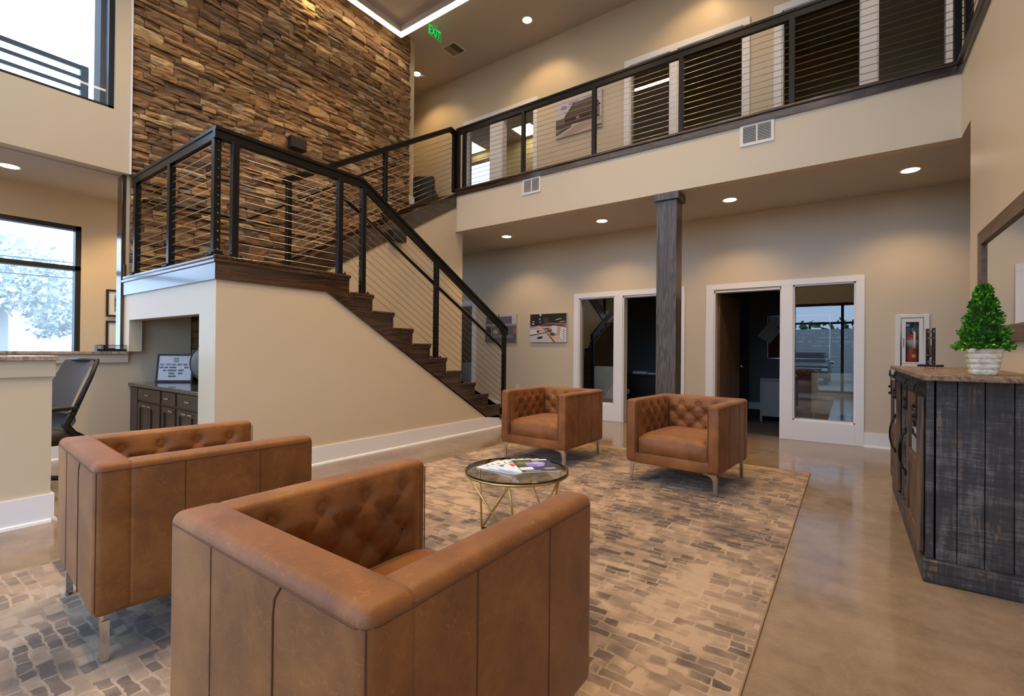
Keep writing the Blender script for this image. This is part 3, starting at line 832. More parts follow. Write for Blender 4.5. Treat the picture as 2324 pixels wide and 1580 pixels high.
spots = [((-2.59, .948), -4, 'tan leather armchair nearest the reception desk, its back towards the front windows'),
         ((-1.038, .897), -.3, 'large tan leather armchair in the foreground, its back towards the viewer'),
         ((-2.665, 4.52), 178.5, 'tan tufted leather armchair by the foot of the stairs, facing forward'),
         ((-1.204, 4.478), 174.8, 'tan tufted leather armchair in front of the wooden column, facing forward')]
for i, (p, a, lab) in enumerate(spots):
    c = ARM if i == 0 else copy_tree(ARM)
    c.location = (p[0], p[1], RUG_T - .012 + .001); c.rotation_euler = (0, 0, R(a)); tag(c, lab, 'armchair', 'tan leather armchairs on the rug')

# ================================================================== rug
def fn_rug(t):
    v0 = t.coords((1, 1, 1))
    nz = t.add('ShaderNodeTexNoise'); nz.inputs['Scale'].default_value = 7; nz.inputs['Detail'].default_value = 3; t.link(v0, nz.inputs['Vector'])
    vm = t.add('ShaderNodeVectorMath', operation='MULTIPLY_ADD'); t.link(nz.outputs['Color'], vm.inputs[0]); vm.inputs[1].default_value = (.055, .055, 0); t.link(v0, vm.inputs[2])
    nf = t.add('ShaderNodeTexNoise'); nf.inputs['Scale'].default_value = 60; nf.inputs['Detail'].default_value = 2; t.link(v0, nf.inputs['Vector'])
    vm2 = t.add('ShaderNodeVectorMath', operation='MULTIPLY_ADD'); t.link(nf.outputs['Color'], vm2.inputs[0]); vm2.inputs[1].default_value = (.012, .012, 0); t.link(vm.outputs[0], vm2.inputs[2])
    br = t.add('ShaderNodeTexBrick'); br.inputs['Scale'].default_value = 1.0
    br.inputs['Brick Width'].default_value = .098; br.inputs['Row Height'].default_value = .068; br.inputs['Mortar Size'].default_value = .0065; br.inputs['Mortar Smooth'].default_value = .25
    br.inputs['Bias'].default_value = 0.0; br.offset = .35; br.offset_frequency = 3; br.squash = .8; br.squash_frequency = 4
    br.inputs['Color1'].default_value = (0, 0, 0, 1); br.inputs['Color2'].default_value = (1, 1, 1, 1); br.inputs['Mortar'].default_value = (.5, .5, .5, 1)
    t.link(vm2.outputs[0], br.inputs['Vector'])
    b2 = t.add('ShaderNodeTexBrick'); b2.inputs['Scale'].default_value = 1.0
    b2.inputs['Brick Width'].default_value = .135; b2.inputs['Row Height'].default_value = .047; b2.inputs['Mortar Size'].default_value = .005; b2.inputs['Mortar Smooth'].default_value = .3
    b2.offset = .42; b2.offset_frequency = 2; b2.squash = .55; b2.squash_frequency = 3
    b2.inputs['Color1'].default_value = (0, 0, 0, 1); b2.inputs['Color2'].default_value = (1, 1, 1, 1); b2.inputs['Mortar'].default_value = (.5, .5, .5, 1)
    t.link(vm2.outputs[0], b2.inputs['Vector'])
    sel = t.ramp(t.noise(v0, 1.7, 2, .5), [(.47, (0, 0, 0)), (.50, (255, 255, 255))])
    bcol = t.mix(sel, br.outputs['Color'], b2.outputs['Color']); bfac = t.mix(sel, br.outputs['Fac'], b2.outputs['Fac'])
    big = t.noise(v0, 1.15, 3, .55, .6); mid = t.noise(v0, 4.2, 3, .6, .4)
    tone = t.math('ADD', t.math('MULTIPLY', big, .85), t.math('MULTIPLY', mid, .75))
    tone = t.math('ADD', tone, t.math('MULTIPLY', t.math('SUBTRACT', bcol, .5), .36))
    cell = t.ramp(tone, [(.56, (80, 70, 63)), (.68, (114, 98, 85)), (.80, (144, 124, 104)), (.92, (166, 143, 118)), (1.0, (186, 163, 137))])
    mort = t.ramp(t.math('ADD', big, t.math('MULTIPLY', mid, .4)), [(.52, (138, 118, 100)), (.72, (196, 173, 145))])
    # mortar fades out in patches so that cells merge
    fade = t.ramp(t.noise(v0, 3.1, 2, .5), [(.40, (30, 30, 30)), (.58, (235, 235, 235))])
    f = t.math('MULTIPLY', bfac, fade)
    c = t.mix(f, cell, mort)
    pile = t.noise(t.coords((1, 1, 1)), 330, 2, .6)
    c = t.mix(t.math('MULTIPLY', pile, .34), c, lin((84, 72, 62)))
    t.color(c)
    t.bump(t.math('ADD', pile, t.math('MULTIPLY', f, -.4)), .5, .004)
    t.b.inputs['Sheen Weight'].default_value = .15
M_RUG = mat('patterned_rug_pile', rough=.95, spec=.1, fn=fn_rug)
rug = tag(empty('area_rug', (-1.92, 2.5, 0)), 'large beige and grey rug with a cobbled pattern under the armchairs', 'rug')
B(-1.60, 1.62, -2.9, 2.947, 0, RUG_T - .002).build('rug_pile', M_RUG, rug, bevel=.003)
rb = MB()
rb.tube([(1.62, -2.9, .006), (1.62, 2.947, .006), (-1.60, 2.947, .006), (-1.60, -2.9, .006), (1.62, -2.9, .006)], .006, 6)
rb.build('bound_edge', mat('rug_binding', (150, 126, 100), .9), rug, normals=False)
for c in [o for o in bpy.data.objects if o.name.split('.')[0] == 'armchair']: c.location.z = RUG_T - .001

# ================================================================== coffee table
TCX, TCY, TZ = -1.695, 2.435, .425
tbl = tag(empty('coffee_table', (TCX, TCY, RUG_T - .001)), 'round glass coffee table on crossed thin gold rods', 'table')
TH = TZ - RUG_T
MB().lathe([(.318, TH), (.322, TH + .002), (.322, TH + .010), (.318, TH + .012)], n=64).build('glass_top', M_TGLASS, tbl, smooth=False)
MB().lathe([(.3205, TH + .0005), (.3235, TH + .002), (.3235, TH + .010), (.3205, TH + .0115)], n=64, cap=False).build('glass_edge', M_TEDGE, tbl)
ring = [(.318 * cos(2 * pi * k / 64), .318 * sin(2 * pi * k / 64), TH - .007) for k in range(65)]
MB().tube(ring, .0075, 8, cap=False).build('gold_ring', M_GOLD, tbl, smooth=True, normals=False)
feet = {a: Vector((.255 * cos(R(a)), .255 * sin(R(a)), .006)) for a in (187, 307, 67)}
nodes = {a: Vector((.315 * cos(R(a)), .315 * sin(R(a)), TH - .01)) for a in (57, 117, 177, 237, 297, 357)}
for na, fa in ((297, 187), (297, 307), (357, 307), (357, 67), (237, 307), (177, 187), (117, 187), (117, 67), (57, 67)):
    MB().tube([nodes[na], feet[fa]], .0058, 8).build('rod', M_GOLD, tbl, smooth=True, normals=False)
fk = list(feet.values())
for i in range(3): MB().tube([fk[i], fk[(i + 1) % 3]], .0058, 8).build('base_bar', M_GOLD, tbl, smooth=True, normals=False)

# ---- printed flat picture: polygons in panel coordinates (0..1)
def print_mesh(w, h, polys, name='printed_cover'):
    m = MB()
    for i, (col, pts) in enumerate(polys):
        z = .0001 + i * .00003
        m.quad(*[((p[0] - .5) * w, (p[1] - .5) * h, z) for p in pts], col=lin(col))
    me = m.mesh(name, normals=False); return me
def rect(c, a, b, x, y): return (c, [(a, x), (b, x), (b, y), (a, y)])
def blob(c, x, y, rx, ry, n=10, seed=0):
    r = random.Random(seed); return (c, [(x + rx * cos(2 * pi * k / n) * r.uniform(.75, 1.1), y + ry * sin(2 * pi * k / n) * r.uniform(.75, 1.1)) for k in range(n)])
# ---- magazines, fanned out on the glass
MW, MH = .235, .30
covers = [
    ('magazine with a purple flower cover on top of the fan', [rect((58, 60, 92), 0, 1, 0, 1), rect((70, 84, 40), .0, .55, .55, .95), blob((104, 120, 60), .25, .72, .22, .16, 9, 3), blob((150, 146, 214), .55, .58, .30, .24, 14, 1), blob((176, 170, 232), .62, .66, .16, .12, 10, 2), blob((120, 116, 190), .42, .46, .16, .12, 10, 5),
      rect((238, 232, 226), .02, .36, .16, .36), rect((216, 212, 220), .1, .5, .06, .085), rect((226, 222, 230), .62, .92, .2, .225), rect((226, 222, 230), .66, .92, .15, .17), rect((240, 236, 240), .55, .97, .88, .96)]),
    ('magazine with a red title band under the flower issue', [rect((240, 234, 226), 0, 1, 0, 1), rect((214, 52, 34), .0, 1, .52, .74), rect((120, 110, 104), .06, .5, .80, .90), rect((190, 180, 170), .1, .9, .1, .14), rect((190, 180, 170), .1, .8, .2, .24)]),
    ('white magazine with a pink portrait photo in the fan', [rect((244, 240, 236), 0, 1, 0, 1), rect((206, 150, 138), .2, .8, .3, .72), blob((150, 90, 84), .5, .55, .14, .14, 9, 4), rect((110, 104, 110), .1, .6, .82, .92), rect((66, 72, 108), .0, 1, .74, .77)]),
    ('white magazine with a blue banner in the middle of the fan', [rect((236, 234, 234), 0, 1, 0, 1), rect((78, 86, 130), .0, 1, .62, .76), rect((150, 150, 160), .1, .9, .2, .5), rect((120, 116, 116), .08, .5, .84, .93)]),
    ('magazine with an orange streaked cover, third from the left', [rect((232, 228, 224), 0, 1, 0, 1), rect((206, 126, 84), .0, 1, .1, .3), rect((84, 96, 120), .1, .9, .32, .6), rect((118, 114, 114), .08, .5, .84, .93)]),
    ('magazine with a grey landscape cover, second from the left', [rect((226, 228, 232), 0, 1, 0, 1), rect((120, 140, 160), .0, 1, .0, .5), rect((96, 104, 90), .0, 1, .2, .34), rect((120, 116, 116), .08, .5, .84, .93)]),
    ('pale blue magazine at the far left edge of the fan', [rect((150, 176, 196), 0, 1, 0, 1), rect((226, 232, 238), .0, 1, .7, 1), rect((96, 118, 140), .1, .9, .1, .35), rect((206, 200, 120), .2, .5, .4, .5)]),
]
M_PAPER = mat('magazine_paper', (214, 218, 222), .6)
nm = len(covers)
for i, (lab, polys) in enumerate(covers):
    k = nm - 1 - i                                  # drawing order: k = 0 lowest, at the left
    th = R(139 + 7.0 * i); u = Vector((cos(th), sin(th))); v = Vector((sin(th), -cos(th)))
    cpt = Vector((-1.52 - .014 * i, 2.245 + .008 * i)) + u * (MH / 2) + v * (MW / 2)
    z = TZ + .0125 + k * .0062
    g = tag(empty('magazine', (cpt.x, cpt.y, z), th - pi / 2), lab, 'magazine', 'magazines fanned on the glass table')
    def bend(u, v, zz):
        return ((u - .5) * MW, (v - .5) * MH, zz)
    pg = MB().box(-MW / 2, MW / 2, -MH / 2, MH / 2, 0, .0055); pg.build('pages', M_PAPER, g)
    me = print_mesh(MW, MH, polys); o = put('printed_cover', me, M_PRINT, g); o.location = (0, 0, .0056)
    if i > 0: text_mesh('M', .05, 'title_lettering', mat('grey_ink', (104, 100, 98), .6), g, Matrix.Translation((-.05, .105, .0066)), .0001)

# ================================================================== rustic sideboard against the right wall
def fn_rustic(axis, d1=(34, 33, 35), d2=(112, 110, 108), worn=(150, 108, 62)):
    def f(t):
        a = [30.0] * 3; a['xyz'.index(axis)] = 2.5; b = [3.0] * 3
        cross = {'z': (6, 6, 90), 'y': (6, 90, 6), 'x': (90, 6, 6)}[axis]
        n1 = t.noise(t.coords(tuple(a)), 1.5, 5, .7, .3); n2 = t.noise(t.coords(cross), 1.2, 4, .75); n3 = t.noise(t.coords(), 7, 4, .6); n4 = t.noise(t.coords((9, 9, 3)), 2.6, 3, .6)
        s = t.math('ADD', t.math('MULTIPLY', n1, .55), t.math('MULTIPLY', t.math('MULTIPLY', n2, n3), 1.0))
        c = t.ramp(s, [(.36, d1), (.52, (52, 50, 51)), (.74, d2)])
        wr = t.math('MULTIPLY', t.ramp(n4, [(.60, (0, 0, 0)), (.72, (255, 255, 255))]), t.ramp(n1, [(.45, (0, 0, 0)), (.6, (255, 255, 255))]))
        c = t.mix(t.math('MULTIPLY', wr, .75), c, lin(worn))
        t.color(c); t.bump(s, .35, .004)
    return f
M_RUSZ = mat('charcoal_rustic_z', rough=.5, fn=fn_rustic('z')); M_RUSY = mat('charcoal_rustic_y', rough=.5, fn=fn_rustic('y')); M_RUSX = mat('charcoal_rustic_x', rough=.5, fn=fn_rustic('x'))
M_RTOP = mat('weathered_top', rough=.42, fn=fn_wood('y', (84, 66, 52), (150, 124, 102), 1.0, .5))
M_RWOOD = mat('weathered_brown_door', rough=.5, fn=fn_wood('z', (52, 38, 28), (112, 86, 64)))
cab = tag(empty('sideboard', (.575, 4.29, 0)), 'charcoal rustic sideboard with sliding barn doors against the right wall', 'sideboard')
CX, CY_ = .575, 4.29
def cb(name, x0, x1, y0, y1, z0, z1, m, parent=cab, bevel=.004): return B(x0 - CX, x1 - CX, y0 - CY_, y1 - CY_, z0, z1).build(name, m, parent, bevel=bevel, seg=2)
YA, YZ, XF, XK = 3.262, 5.318, .345, .82
top = cb('top', .305, .835, 3.165, 5.30 + .09, 1.046, 1.076, M_RTOP, bevel=.006)
cb('plinth', .318, .82, 3.240, 5.336, 0, .118, M_RUSX, bevel=.008)
ws = [.358, .452, .553, .655, .745, XK]
for a, b in zip(ws, ws[1:]): cb('end_plank', a + .0015, b - .0015, YA, YA + .02 + RND.uniform(-.003, .003), .118, 1.046, M_RUSZ, bevel=.003)
cb('far_end_panel', XF, XK, YZ - .02, YZ, .118, 1.046, M_RUSZ); cb('back_panel', XK - .015, XK, YA + .02, YZ - .02, .118, 1.046, M_RUSZ)
cb('bottom_shelf', XF, XK - .015, YA + .02, YZ - .02, .118, .14, M_RUSY); cb('middle_shelf', XF + .03, XK - .015, 3.96, 4.62, .56, .58, M_RUSY)
for y in (3.95, 4.63): cb('divider', XF + .01, XK - .015, y - .01, y + .01, .14, 1.0, M_RUSZ)
for y in (YA, 3.95 - .03, 4.63 - .03, YZ - .065): cb('front_post', XF - .012, XF + .03, y, y + .062, .118, 1.046, M_RUSZ)
cb('front_header', XF - .006, XF + .03, YA + .06, YZ - .06, .93, 1.046, M_RUSY)
M_IRON = mat('black_iron', (22, 21, 21), .45, .6)
MB().box(XF - .052 - CX, XF - .046 - CX, 3.22 - CY_, 5.36 - CY_, .985, 1.012).build('sliding_track', M_IRON, cab)
def barn_door(y0, y1):
    d = empty('sliding_door', (0, 0, 0)); d.parent = cab
    x0, x1 = XF - .042, XF - .016
    cb('stile', x0, x1, y0, y0 + .085, .135, .955, M_RWOOD, d); cb('stile', x0, x1, y1 - .085, y1, .135, .955, M_RWOOD, d)
    for (p, q) in ((.135, .225), (.52, .60), (.865, .955)): cb('rail', x0 + .001, x1 - .001, y0 + .085, y1 - .085, p, q, M_RWOOD, d)
    cb('lower_panel', x0 + .010, x1 - .004, y0 + .085, y1 - .085, .225, .52, M_RWOOD, d)
    cb('glass', x0 + .011, x0 + .015, y0 + .085, y1 - .085, .60, .865, M_GLASS, d, 0)
    for y in (y0 + .06, y1 - .06):
        h = MB().box(x0 - .006 - CX, x0 - CX, y - .014 - CY_, y + .014 - CY_, .83, 1.0)
        h.lathe([(.028, x0 - .014 - CX), (.028, x0 - .004 - CX)], (y - CY_, 1.018), 16, axis='x')
        for z in (.845, .90): h.lathe([(.011, x0 - .006 - CX), (.011, x0 - .016 - CX), (.005, x0 - .021 - CX)], (y - CY_, z), 8, axis='x')
        h.build('roller_hanger', M_IRON, d)
    yh = y0 + .045 if y0 < 4 else y1 - .045
    return d, x0
def handle(d, x0, y):
    pts = []
    for k in range(15):
        t = k / 14; pts.append((x0 - .004 - .034 * sin(pi * t) ** .5 - CX, y + .012 * sin(2 * pi * t) - CY_, .44 + .25 * t))
    h = MB().tube(pts, .0065, 6); h.tube([pts[0], (pts[0][0] + .004, pts[0][1], .415)], .010, 6); h.tube([pts[-1], (pts[-1][0] + .004, pts[-1][1], .715)], .010, 6)
    h.build('iron_handle', M_IRON, d, normals=False)
d1, xx = barn_door(3.30, 3.93); handle(d1, xx, 3.88)
d2, xx = barn_door(4.66, 5.28); handle(d2, xx, 4.71)
dm = empty('glass_door'); dm.parent = cab
for (a, b) in ((3.985, 4.04), (4.54, 4.60)): cb('stile', XF - .01, XF + .012, a, b, .15, .92, M_RUSZ, dm)
for (p, q) in ((.15, .21), (.53, .58), (.86, .92)): cb('rail', XF - .009, XF + .011, 4.04, 4.54, p, q, M_RUSY, dm)
cb('glass', XF, XF + .004, 4.04, 4.54, .21, .86, M_GLASS, dm, 0)

# ---- topiary in a square ribbed pot
pl = tag(empty('topiary_plant', (.568, 3.40, 1.0765)), 'small cone-shaped boxwood topiary in a square ribbed cream pot', 'plant')
def fn_pot(t):
    n = t.noise(t.coords(), 40, 4, .7); t.color(t.ramp(n, [(.4, (196, 186, 160)), (.6, (228, 222, 204))])); t.bump(n, .2, .003)
M_POT = mat('cream_ceramic', rough=.45, fn=fn_pot)
pm = MB(); prof = []
hgt = .136; nr = 5
for k in range(41):
    t = k / 40; prof.append((.047 + .021 * t + .0032 * abs(sin(pi * nr * t)) ** .7, hgt * t))
rings = []
for (r, z) in prof + [(.060, hgt), (.058, hgt - .012)]:
    i = len(pm.v); rings.append(i)
    for q in range(32):
        t = 2 * pi * q / 32; c, s = cos(t), sin(t); k = (abs(c) ** 7 + abs(s) ** 7) ** (-1 / 7); pm.v.append((r * c * k, r * s * k, z))
for a, b in zip(rings, rings[1:]):
    for q in range(32): pm.f.append((a + q, a + (q + 1) % 32, b + (q + 1) % 32, b + q)); pm.c.append(None)
pm.f.append(tuple(rings[0] + q for q in reversed(range(32)))); pm.f.append(tuple(rings[-1] + q for q in range(32))); pm.c += [None, None]
pm.build('pot', M_POT, pl, smooth=True, normals=False)
def fn_leaf(t):
    at = t.add('ShaderNodeAttribute', attribute_name='Col'); t.color(at.outputs['Color']); t.b.inputs['Subsurface Weight'].default_value = 0.0
M_LEAF = mat('boxwood_leaf', rough=.42, fn=fn_leaf)
MB().tube([(0, 0, .11), (0, 0, .44)], [.012, .005], 8).build('stem', mat('bark', (70, 54, 38), .9), pl, normals=False)
lf = MB(); rr = random.Random(11)
MB().lathe([(.066, .135), (.062, .2), (.045, .3), (.028, .38), (.008, .43)], n=16).build('inner_foliage', mat('inner_foliage', (24, 62, 16), .9), pl, smooth=True)
NL = 2300
for k in range(NL):
    t = rr.random() ** 1.35; z = .128 + .33 * t
    R0 = (.098 * (1 - t) ** .8 + .012) * (1 + .10 * sin(9 * t * pi)); ang = rr.uniform(0, 2 * pi); r_ = R0 * rr.uniform(.62, 1.0)
    if t < .03: r_ *= rr.uniform(.4, 1)
    p = Vector((r_ * cos(ang), r_ * sin(ang), z))
    d = Vector((cos(ang), sin(ang), rr.uniform(-.35, 1.1) + t * .8)); d += Vector((rr.uniform(-.6, .6), rr.uniform(-.6, .6), rr.uniform(-.3, .3))); d.normalize()
    s = d.cross(Vector((rr.uniform(-1, 1), rr.uniform(-1, 1), rr.uniform(-1, 1)))).normalized(); n_ = d.cross(s)
    L_ = rr.uniform(.013, .021); w_ = L_ * .33
    q = rr.random(); base = (38, 104, 20) if q < .5 else ((60, 138, 26) if q < .85 else (128, 178, 44))
    col = lin(tuple(min(255, int(c_ * rr.uniform(.8, 1.15))) for c_ in base))
    lf.quad(p, p + d * L_ * .35 + s * w_ + n_ * .001, p + d * L_ * .75 + s * w_ * .9, p + d * L_, p + d * L_ * .75 - s * w_ * .9, p + d * L_ * .35 - s * w_ + n_ * .001, col=col)
lo = lf.build('leaves', M_LEAF, pl, normals=False); lo['kind'] = 'stuff'

# ---- desk gong
gg = tag(empty('desk_gong', (.505, 4.74, 1.0765), R(10)), 'small black desk gong with a hanging mallet on the sideboard', 'gong')
MB().box(-.018, .018, -.115, .115, .010, .026).box(-.075, .075, -.018, .018, .010, .026).build('base', M_BLACKM, gg, bevel=.003)
for (x, y) in ((-.065, 0), (.065, 0), (0, -.105), (0, .105)): MB().lathe([(.006, 0), (.006, .011)], (x, y), 8).build('foot', M_CHROME, gg)
for y in (-.062, .062): B(-.009, .009, y - .011, y + .011, .026, .30).build('upright', M_BLACKM, gg, bevel=.002)
for z in (.038, .222, .268): B(-.006, .006, -.073, .073, z, z + .014).build('crossbar', M_CHROME, gg)
MB().lathe([(.02, -.003), (.046, -.002), (.049, .004), (.046, .006), (.02, .008)], (0, .135), 28, axis='x').build('gong_disc', mat('bronze_disc', (150, 128, 96), .3, .9), gg, smooth=True)
for y in (-.03, .03): MB().tube([(0, y, .17), (0, y * .9, .225)], .0012, 5).build('cord', M_BLACKM, gg, normals=False)
ml = MB().tube([(-.028, -.07, .215), (-.034, -.072, .10)], .0045, 8).lathe([(.004, .078), (.013, .083), (.016, .091), (.012, .10), (.004, .104)], (-.034, -.072), 12).build('mallet', M_BLACKM, gg, normals=False, smooth=True)

# ---- framed mirror on the right wall
mr = tag(empty('wall_mirror', (XR, 4.46, 1.72)), 'large mirror in a wide weathered wood frame on the right wall', 'mirror')
M_MFRAME = mat('grey_brown_frame', rough=.5, fn=fn_wood('y', (78, 60, 46), (128, 104, 84), 1.2, .3))
my0, my1, mz0, mz1, fw = -1.0, .60, -.455, .40, .105
def mfr(pts): return MB().prism(pts, 'x', -.032, -.002).build('frame_member', M_MFRAME, mr, bevel=.004)
mfr([(my0, mz1), (my1, mz1), (my1 - fw, mz1 - fw), (my0 + fw, mz1 - fw)]); mfr([(my0, mz0), (my1, mz0), (my1 - fw, mz0 + fw), (my0 + fw, mz0 + fw)])
mfr([(my1, mz0), (my1, mz1), (my1 - fw, mz1 - fw), (my1 - fw, mz0 + fw)]); mfr([(my0, mz0), (my0, mz1), (my0 + fw, mz1 - fw), (my0 + fw, mz0 + fw)])
B(-.012, -.004, my0 + fw - .005, my1 - fw + .005, mz0 + fw - .005, mz1 - fw + .005).build('mirror_glass', M_MIRROR, mr)

# ---- column under the balcony
col = tag(empty('wooden_column', (-1.875, YF + .135, 0)), 'square grey-brown oak column holding up the balcony edge', 'column')
B(-.122, .122, -.122, .122, 0, ZS - .002).build('shaft', M_COLUMN, col, bevel=.004)
for s in (-1, 1): B(s * .100, s * .124, -.126, -.120, 0, ZS - .10).build('corner_board', M_COLUMN, col)
B(-.155, .155, -.155, .155, ZS - .095, ZS - .002).build('cap', M_COLUMN, col, bevel=.004)
B(-.150, .150, -.150, .150, 0, .14).build('plinth', M_COLUMN, col, bevel=.004)
#@@OBJ2
# ================================================================== recessed lamps
def spot(parent, z, power, ang=120, blend=.6, rad=.06, color=WARM):
    l = bpy.data.lights.new('lamp_light', 'SPOT'); l.energy = power; l.spot_size = R(ang); l.spot_blend = blend; l.shadow_soft_size = rad; l.color = color
    o = bpy.data.objects.new('lamp_light', l); COL.objects.link(o); o.parent = parent; o.location = (0, 0, z); return o
def downlight(x, y, z, label, power=LAMP_W, r=.078, ang=124):
    d = tag(empty('recessed_downlight', (x, y, z)), label, 'ceiling lamp', 'recessed downlights')
    MB().lathe([(r, -.002), (r + .022, -.004), (r + .022, 0), (r, 0)], n=28).build('trim_ring', M_PLASTICW, d, smooth=False)
    MB().lathe([(r, -.0045), (r, -.001)], n=28).build('diffuser', M_LAMP, d)
    spot(d, -.02, power, ang); return d
for i, (x, lab) in enumerate(((-4.92, 'recessed downlight under the balcony, nearest the stairs'), (-3.10, 'recessed downlight under the balcony, left of the column'),
                              (-1.28, 'recessed downlight under the balcony, right of the column'), (.54, 'recessed downlight under the balcony, nearest the right wall'))):
    downlight(x, 6.69, ZS, lab, LAMP_W * 1.0)
downlight(-4.62, 6.83, ZC, 'recessed downlight in the upper ceiling, right of the exit sign', LAMP_W * 1.2)
downlight(-7.43, 6.85, ZC, 'recessed downlight in the upper ceiling beside the stone wall corner', LAMP_W * 1.2)
downlight(-1.8, 6.83, ZC, 'recessed downlight in the upper ceiling above the middle upstairs doorway', LAMP_W * 1.2)
downlight(1.0, 6.83, ZC, 'recessed downlight in the upper ceiling above the last upstairs doorway', LAMP_W * 1.2)
downlight(-7.42, .965, 3.13, 'recessed downlight in the low ceiling beside the left windows', LAMP_W * 1.6)
for (x, y, w_) in ((-5.5, 2.4, 'above the stair landing'), (-5.5, 4.2, 'above the upper stair flight'), (-3.1, 2.2, 'above the nearest left armchair'), (-3.1, 4.4, 'above the far left armchair'), (-1.6, 2.2, 'above the coffee table'), (-1.6, 4.4, 'above the far right armchair'), (-5.5, .5, 'above the reception desk'), (-3.1, .4, 'above the open floor by the desk'), (-1.6, .4, 'above the foreground armchair')):
    downlight(x, y, tz + .11, 'added unseen downlight in the ceiling tray ' + w_, LAMP_W * 4.4, ang=(84 if x < -5 else 104))  # out-of-view lamps added to light the hall, chairs and reception from above
downlight(-7.42, -.3, 3.13, 'added downlight in the low left ceiling, nearest the front windows', LAMP_W * 1.2)  # extra lamp added to brighten the west wall
downlight(-7.42, 2.25, 3.13, 'added downlight in the low left ceiling, above the framed pictures', LAMP_W * 1.2)  # second extra lamp, also added for a brighter west wall
# wall-wash lamp close to the stones
ww = tag(empty('wall_washer', (-6.54, 3.95, 6.68)), 'small wall washer lamp grazing the top of the stone wall', 'wall lamp')
MB().lathe([(.045, .14), (.05, .13), (.05, 0), (.04, .004)], n=20).build('can', M_BLACK, ww); MB().lathe([(.04, .002), (.04, .006)], n=20).build('diffuser', M_LAMP, ww)
MB().tube([(0, 0, .13), (0, 0, ZC - 6.68)], .008, 8).build('stem', M_BLACK, ww, normals=False)
spot(ww, -.01, 26, 75, .8, .03, (1.0, .72, .22))

# ================================================================== signs, vents, speakers
ex = tag(empty('exit_sign', (-6.05, 5.99, ZC)), 'green lit exit sign hanging from the upper ceiling', 'sign')
B(-.02, .02, -.05, .05, -.03, 0).build('canopy', M_PLASTICW, ex)
MB().box(-.004, .004, -.155, .155, -.235, -.03).build('clear_plate', mat('sign_plate', (150, 190, 150), .2, fn=fn_glass((.8, .95, .82, 1), 1.0)), ex)
bd = MB()
for (a, b, p, q) in ((-.155, .155, -.235, -.231), (-.155, .155, -.05, -.046), (-.155, -.151, -.235, -.046), (.151, .155, -.235, -.046)): bd.box(.0045, .006, a, b, p, q)
bd.build('green_border', M_EXITG, ex)
mw = Matrix.Translation((.006, 0, -.142)) @ Matrix.Rotation(R(90), 4, 'Z') @ Matrix.Rotation(R(90), 4, 'X') @ Matrix.Diagonal((.92, 1.35, 1, 1))
text_mesh('EXIT', .155, 'exit_lettering', M_EXITG, ex, mw, .002)

def fascia_vent(x0, x1, z0, z1, label):
    v = tag(empty('air_vent', ((x0 + x1) / 2, YF, z0)), label, 'vent', 'white vents on the balcony fascia'); w, h = x1 - x0, z1 - z0
    b = .03
    MB().box(-w / 2, w / 2, -.012, 0, 0, b).box(-w / 2, w / 2, -.012, 0, h - b, h).box(-w / 2, -w / 2 + b, -.012, 0, b, h - b).box(w / 2 - b, w / 2, -.012, 0, b, h - b).box(-.008, .008, -.011, 0, b, h - b).build('vent_frame', M_PLASTICW, v)
    B(-w / 2 + b, w / 2 - b, -.0015, 0, b, h - b).build('vent_backing', mat('vent_dark', (60, 58, 56), .8), v)
    n = 11; st = (h - 2 * b) / n
    for s in (-1, 1):
        for k in range(n):
            z = b + st * (k + .5); x = s * (w / 4 - b / 2 + .004)
            MB().prism([(-.010, z - st * .30), (-.002, z + st * .05), (-.002, z + st * .25), (-.010, z - st * .05)], 'x', x - (w / 4 - b / 2 - .006), x + (w / 4 - b / 2 - .006)).build('louvre', M_PLASTICW, v)
fascia_vent(-4.075, -3.745, 3.555, 3.80, 'white louvred vent on the balcony fascia near the stair top')
fascia_vent(-1.03, -.685, 3.55, 3.80, 'white louvred vent on the balcony fascia right of the column')
cv = tag(empty('ceiling_vent', (-6.23, 6.69, ZC)), 'square ceiling vent beside the exit sign', 'vent')
B(-.17, .17, -.17, .17, -.008, 0).build('vent_frame', M_PLASTICW, cv)
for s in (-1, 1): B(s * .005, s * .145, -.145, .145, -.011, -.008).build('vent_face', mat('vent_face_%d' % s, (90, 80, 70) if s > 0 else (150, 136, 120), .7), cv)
sd = tag(empty('smoke_detector', (-7.35, 6.98, ZC)), 'small round ceiling sensor near the stone corner downlight', 'detector')
MB().lathe([(.05, -.001), (.05, -.02), (.03, -.03), (.005, -.031)], n=20).build('sensor_body', M_PLASTICW, sd, smooth=True)

sp1 = tag(empty('wall_speaker', (-6.63, 3.75, 4.17)), 'black box speaker mounted on the stone wall', 'speaker')
B(0, .11, -.12, .12, -.09, .09).build('cabinet', M_SPEAKER, sp1, bevel=.012); B(.11, .114, -.105, .105, -.075, .075).build('grille', mat('speaker_mesh', (34, 31, 30), .7), sp1)
B(-.06, .0, -.03, .03, -.03, .03).build('bracket', M_SPEAKER, sp1)
sp2 = tag(empty('stair_speaker', (-5.455, 4.63, 2.84)), 'black box speaker below the upper stair flight', 'speaker')
B(.03, .13, -.12, .12, -.085, .085).build('cabinet', M_SPEAKER, sp2, bevel=.012); B(.13, .134, -.105, .105, -.07, .07).build('grille', MATS['speaker_mesh'], sp2); B(0, .03, -.03, .03, -.03, .03).build('bracket', M_SPEAKER, sp2)

ou = tag(empty('light_switch', (-5.197, YB, .475)), 'white wall plate on the back wall beside the far left armchair', 'outlet')
B(-.036, .036, -.006, 0, -.058, .058).build('plate', M_PLASTICW, ou, bevel=.002); B(-.016, .016, -.009, -.006, -.03, .03).build('rocker', M_PLASTICW, ou)

